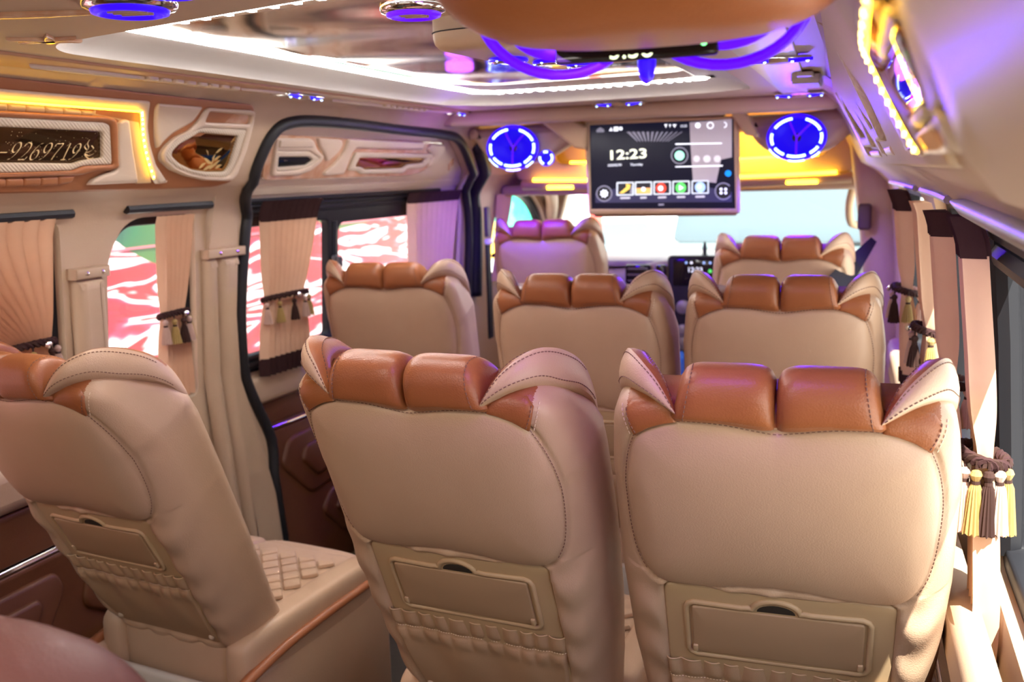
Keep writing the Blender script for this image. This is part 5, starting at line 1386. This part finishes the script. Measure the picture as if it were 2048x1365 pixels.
# right B pillar with the belt anchor, left belt
bp = MB(); bp.tube(smoothp([(.735, 4.0, 1.60), (.755, 3.98, 1.45), (.79, 3.95, 1.2), (.82, 3.92, .9), (.84, 3.9, .3)], 6, False), .075, 12, flat=1.2); struct(bp.obj('trim_11', M_TRIM, None, smooth=180))
t = empty('seat_belt', (.715, 3.86, 1.27), 0, 'black driver belt running down from its anchor on the right pillar', 'seat belt')
mb = MB(); mb.box((0, 0, 0), (.05, .03, .10), .012, 3); mb.obj('anchor_cover', mat('belt_anchor_brown', (.10, .06, .06), .5), t)
a = Vector((.750, 3.72, 1.195))-Vector((.715, 3.86, 1.27)); b = Vector((.632, 3.12, 1.088))-Vector((.715, 3.86, 1.27)); w0 = Vector((.010, 0, -.009)); w1 = Vector((.032, 0, -.026))
V = [a-w0, a+w0, b+w1, b-w1]; V += [v+Vector((0, .004, 0)) for v in V]
mesh('webbing', V, [(0, 1, 2, 3), (4, 5, 6, 7), (0, 1, 5, 4), (1, 2, 6, 5), (2, 3, 7, 6), (3, 0, 4, 7)], M_BELT, t, smooth=0)
t = empty('seat_belt', (-.93, 4.12, 1.20), 0, 'dark belt with a white latch beside the front passenger seat', 'seat belt')
mb = MB(); mb.box((0, 0, .05), (.02, .045, .14), .008, 2); mb.obj('anchor_cover', mat('belt_anchor_purple', (.09, .06, .09), .5), t)
mb = MB(); mb.box((.01, -.01, -.04), (.03, .06, .03), .01, 3); mb.obj('latch', M_WHITEP, t)
mb = MB(); mb.box((.0, .0, -.27), (.012, .05, .46), .004, 1); mb.obj('webbing', M_BELT, t)
# grab handle on the right A pillar
t = MB().tube(smoothp([(.68, 4.60, 1.40), (.66, 4.60, 1.34), (.65, 4.62, 1.27), (.66, 4.68, 1.20), (.70, 4.74, 1.18)], 5, False), .018, 8).obj('grab_handle', M_PLASTIC, None, smooth=180)
tag(t, 'curved beige grab handle at the right edge of the windscreen', 'handle')
# dashboard
t = empty('dashboard', (XC, 4.86, .6), 0, 'pale dashboard with dark centre stack beneath the windscreen', 'dashboard')
DF = lambda x, z, h=0: (x, -h, z)
relief('top_shell', roundp([(-.86, -.3), (-.86, .36), (-.30, .37), (-.10, .42), (.88, .42), (.88, -.3)], .05), DF, M_DASH, t, h=.22, bev=.05)
mb = MB(); mb.box((.05, .1, .40), (1.8, .5, .03), .01, 2); mb.obj('shelf_top', M_DASH, t)
mb = MB(); mb.box((-.20, -.235, .355), (.13, .03, .10), .012, 2); mb.obj('air_outlet', M_BLACKGLOSS, t)
for i in range(3):
    mb = MB(); mb.box((-.20, -.252, .325+.03*i), (.10, .006, .005)); mb.obj('louvre', M_STEEL, t)
mb = MB(); mb.box((-.085, -.24, .32), (.05, .03, .17), .008, 2); mb.obj('air_outlet', M_BLACKGLOSS, t)
mb = MB(); mb.box((.10, -.24, .20), (.30, .05, .50), .02, 3); mb.obj('centre_stack', M_BLACK, t)
mb = MB(); mb.box((.10, -.268, .37), (.24, .01, .13), .004, 2); hu = mb.obj('head_unit', M_BLACKGLOSS, t)
text('clock_text', '12:23', .034, E_W, hu, (.05, -.2745, .372), (math.pi/2, 0, 0), 0, 'LEFT', .0005)
for x, m_ in ((.045, E_B), (.07, E_W), (.13, E_B), (.16, E_B)): MB().lathe([(.006, 0), (0, .001)], 10, (x, -.2735, .418), (0, -1, 0)).obj('icon', m_, hu)
for x, z in ((.16, .378), (.16, .34)): MB().lathe([(.009, 0), (0, .001)], 10, (x, -.2735, z), (0, -1, 0)).obj('icon', E_G, hu)
for z in (.20, .08, .02): MB().lathe([(.035, 0), (.033, .02), (.02, .024), (0, .024)], 18, (.03, -.265, z), (0, -1, 0)).obj('knob', M_STEEL, t)
mb = MB(); mb.box((.72, -.235, .36), (.14, .03, .10), .012, 2); mb.obj('air_outlet', M_BLACKGLOSS, t)
mb = MB(); mb.lathe([(.022, 0), (.022, .01), (.010, .02), (.012, .05), (.006, .075), (0, .085)], 14, (.10, -.05, .42)); o = mb.obj('figurine', mat('dark_bronze', (.04, .05, .05), .4, .5), None, smooth=60)
o.location = (XC, 4.86, .60); tag(o, 'tiny dark figurine standing on the dashboard in the centre', 'figurine')
t = MB(); t.box((-.03, 4.05, .34), (.06, .14, .68), .03, 3); o = t.obj('blue_bag', mat('blue_wrap', (.02, .22, .55), .4), None); tag(o, 'upright blue bag glimpsed between the second row middle and right seats', 'bag')
# ------------------------------------------------------------------ rear seat corner close to the lens
t = empty('rear_seat', (.02, .50, 0), 0, 'dark pinkish seat top blurred at the bottom left, closest to the lens', 'seat')
V = []; F = []; nn, mm = 36, 20
for j in range(mm+1):
    ph = -math.pi/2+math.pi*j/mm
    for i in range(nn):
        a = 2*math.pi*i/nn; f = lambda x, p: math.copysign(abs(x)**p, x)
        V.append((.22*f(math.cos(a), .6)*f(math.cos(ph), .55), .10*f(math.sin(a), .7)*f(math.cos(ph), .55), .86+.27*f(math.sin(ph), .7)))
for j in range(mm):
    for i in range(nn): F.append((j*nn+i, j*nn+(i+1) % nn, (j+1)*nn+(i+1) % nn, (j+1)*nn+i))
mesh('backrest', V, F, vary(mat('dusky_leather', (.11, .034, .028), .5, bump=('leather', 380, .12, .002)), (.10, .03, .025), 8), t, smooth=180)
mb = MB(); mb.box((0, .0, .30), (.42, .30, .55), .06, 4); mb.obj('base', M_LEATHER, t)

# ------------------------------------------------------------------ outside
gr = MB(); gr.box((0, 8, -.62), (60, 60, .04)); o = gr.obj('ground', M_GROUND); o['kind'] = 'structure'
# neighbouring coach on the left with painted streaks
t = empty('parked_coach', (-2.75, 2.6, -.6), 0, 'parked coach outside the left windows painted in pink, red and teal streaks', 'coach')
V = []; F = []
mb = MB(); mb.box((-.6, 0, 1.75), (1.2, 9.4, 3.1), .12, 4); mb.obj('body', M_MURAL, t)
for z in (1.02, 1.75, 2.3):
    mb = MB(); mb.box((.002, 0, z), (.006, 9.2, .010)); mb.obj('panel_seam', mat('seam_rose', (.45, .12, .16), .5), t)
for y in (-2.2, 1.9):
    MB().lathe([(.48, -.12), (.50, 0), (.44, .06), (.24, .05), (0, .06)], 28, (-.10, y, .48), (1, 0, 0)).obj('wheel', M_BLACK, t)
mb = MB(); mb.box((-.6, 0, .30), (1.1, 9.0, .3), .05, 2); mb.obj('sill', M_BLACK, t)
# white van facing us beyond the windscreen
t = empty('parked_van', (.05, 8.3, -.6), 0, 'white van facing us, seen through the right half of the windscreen', 'van')
vf = lambda x, z, h=0: (x, -h+.35*max(0, z-1.35), z)
relief('body', roundp([(-1.02, .35), (-1.02, 1.30), (-.86, 2.45), (-.6, 2.62), (.6, 2.62), (.86, 2.45), (1.02, 1.30), (1.02, .35)], .10, 5), vf, M_WHITEP, t, h=.5, bev=.10, base=-.5, step=.3)
relief('windscreen', roundp([(-.90, 1.42), (-.76, 2.34), (.76, 2.34), (.90, 1.42)], .08, 5), vf, M_GLASSB, t, h=.012, bev=.004, step=.3)
relief('cowl', roundp([(-.92, 1.36), (.92, 1.36), (.90, 1.415), (-.90, 1.415)], .01), vf, mat('grey_cowl', (.10, .15, .16), .6), t, h=.014, bev=.004)
for x in (-.45, .35): MB().tube([vf(x, 1.40, .02), vf(x+.35, 1.415, .03), vf(x+.5, 1.42, .03)], .010, 6).obj('wiper', M_BLACK, t)
relief('grille', roundp([(-.55, .80), (.55, .80), (.60, 1.0), (-.60, 1.0)], .03), vf, M_STEEL, t, h=.012, bev=.004)
for s in (-1, 1):
    relief('headlamp', roundp([(s*.62, .85), (s*.96, .88), (s*.96, 1.12), (s*.70, 1.05)], .03), vf, M_CHROME, t, h=.02, bev=.008)
    MB().lathe([(.34, -.1), (.36, 0), (.30, .04), (0, .04)], 24, (s*.95, .9, .36), (s, 0, 0)).obj('wheel', M_BLACK, t)
mb = MB(); mb.box((0, 2.6, 1.4), (1.95, 4.6, 2.0), .2, 4); mb.obj('rear_body', M_WHITEP, t)
# white car to its left, farther
t = empty('parked_car', (-2.6, 12.2, -.6), .35, 'white car parked far ahead, left of the facing van', 'car')
cf = lambda y, z, h=0: (h, y, z)
prof_ = roundp([(-2.1, .35), (-2.1, .85), (-1.1, .98), (-.5, 1.45), (.9, 1.45), (1.7, .95), (2.1, .85), (2.1, .35)], .15, 5)
relief('body', prof_, lambda y, z, h=0: (h-.85, y, z), M_WHITEP, t, h=1.7, bev=.12)
relief('side_glass', roundp([(-.9, .98), (-.42, 1.36), (.85, 1.36), (1.35, .98)], .06), lambda y, z, h=0: (.85+h, y, z), M_GLASSB, t, h=.006, bev=.002)
relief('windscreen', roundp([(-.7, 1.0), (.7, 1.0), (.6, 1.40), (-.6, 1.40)], .05), lambda x, z, h=0: (x, -1.1+1.2*(z-.98)-h-.03, z), M_GLASSB, t, h=.006, bev=.002)
for x in (-.8, .8):
    for y in (-1.3, 1.3): MB().lathe([(.30, -.1), (.32, .08), (.2, .09), (0, .09)], 22, (x, y, .32), (1 if x > 0 else -1, 0, 0)).obj('wheel', M_BLACK, t)
    mb = MB(); mb.box((x*.75, -2.1, .72), (.36, .06, .12), .03, 2); mb.obj('headlamp', M_STEEL, t)
# red pole, coloured hoardings
t = MB().lathe([(.10, 0), (.06, .05), (.055, 3.6), (.07, 3.65), (0, 3.68)], 14, (0, 0, 0)).obj('pole', mat('red_paint', (.75, .10, .08), .4), None); t.location = (-1.45, 8.0, -.6)
tag(t, 'red painted pole in front of the parked white car', 'pole')
hues = [((.75, .10, .35), (.9, .85, .86)), ((.85, .55, .30), (.95, .9, .8)), ((.30, .62, .30), (.85, .92, .85)), ((.80, .82, .85), (.55, .62, .72)), ((.7, .2, .5), (.95, .85, .9))]
for i, (a, b) in enumerate(hues):
    x = -5.6+.85*i
    t = empty('shop_banner', (x-1.6, 14.9+.3*(i % 2), -.6), 0, ('magenta', 'orange', 'green', 'pale grey', 'pink')[i]+' hanging banner far beyond the windscreen, left half', 'banner', 'coloured banners along the far wall')
    mb = MB(); mb.box((0, 0, 1.75), (.74, .02, 1.9), .005, 1); mb.obj('cloth', vary(mat('banner_cloth', a, .7), b, 2.2, .2), t)
    MB().tube([(-.42, 0, 2.75), (.42, 0, 2.75)], .02, 8).obj('top_rod', M_STEEL, t)
    for s_ in (-1, 1): MB().tube([(s_*.42, .03, 0), (s_*.42, .03, 2.8)], .02, 8).obj('upright', M_STEEL, t)
wl_b = MB(); wl_b.box((-2, 16.5, 1.6), (26, .3, 4.4), .02, 1); o = wl_b.obj('wall_far', mat('pale_shop_wall', (.82, .80, .76), .8)); o['kind'] = 'structure'
# flowering hoarding beyond the front passenger window
t = empty('shop_board', (-2.75, 8.5, -.6), .5, 'teal and grey painted board outside the front passenger window', 'board')
mb = MB(); mb.box((0, 0, 1.7), (2.0, .05, 1.6), .01, 1); mb.obj('panel', mat('white_board', (.85, .85, .84), .5), t)
for (x, z, r, c) in ((-.35, 1.85, .32, (.35, .33, .36)), (.30, 1.75, .26, (.03, .45, .28)), (.1, 1.45, .2, (.85, .5, .08)), (.45, 2.0, .14, (.8, .2, .35))):
    MB().lathe([(r, 0), (r, .01), (r*.5, .012), (r*.48, .004)], 24, (x, -.028, z), (0, -1, 0)).obj('painted_disc', mat('disc_paint', c, .5), t)
for x in (-.9, .9): MB().tube([(x, .05, 0), (x, .05, 2.4)], .03, 8).obj('leg', M_STEEL, t)

# ------------------------------------------------------------------ light given off by the fittings
lamp('speaker_glow', 'AREA', (-.60, 3.60, 1.475), 3.0, (.06, .0, 1.0), .12, (-.55, 3.75, 1.1))
lamp('speaker_glow', 'AREA', (.47, 3.55, 1.475), 3.0, (.06, .0, 1.0), .12, (.46, 3.35, 1.1))
lamp('pod_glow', 'AREA', (.52, .93, 1.54), .5, (.40, .12, 1.0), .22, (.2, 1.6, .9))
lamp('vent_glow', 'POINT', (-.70, 3.3, 1.60), .25, (.3, .05, 1.0), .05)
lamp('vent_glow', 'POINT', (.50, 3.2, 1.62), .25, (.3, .05, 1.0), .05)
lamp('shelf_glow', 'AREA', (-.35, 4.40, 1.58), 1.0, (1, .62, .08), .35, (-.35, 4.5, 1.4))
lamp('shelf_glow', 'AREA', (.30, 4.40, 1.58), 1.0, (1, .62, .08), .35, (.30, 4.5, 1.4))
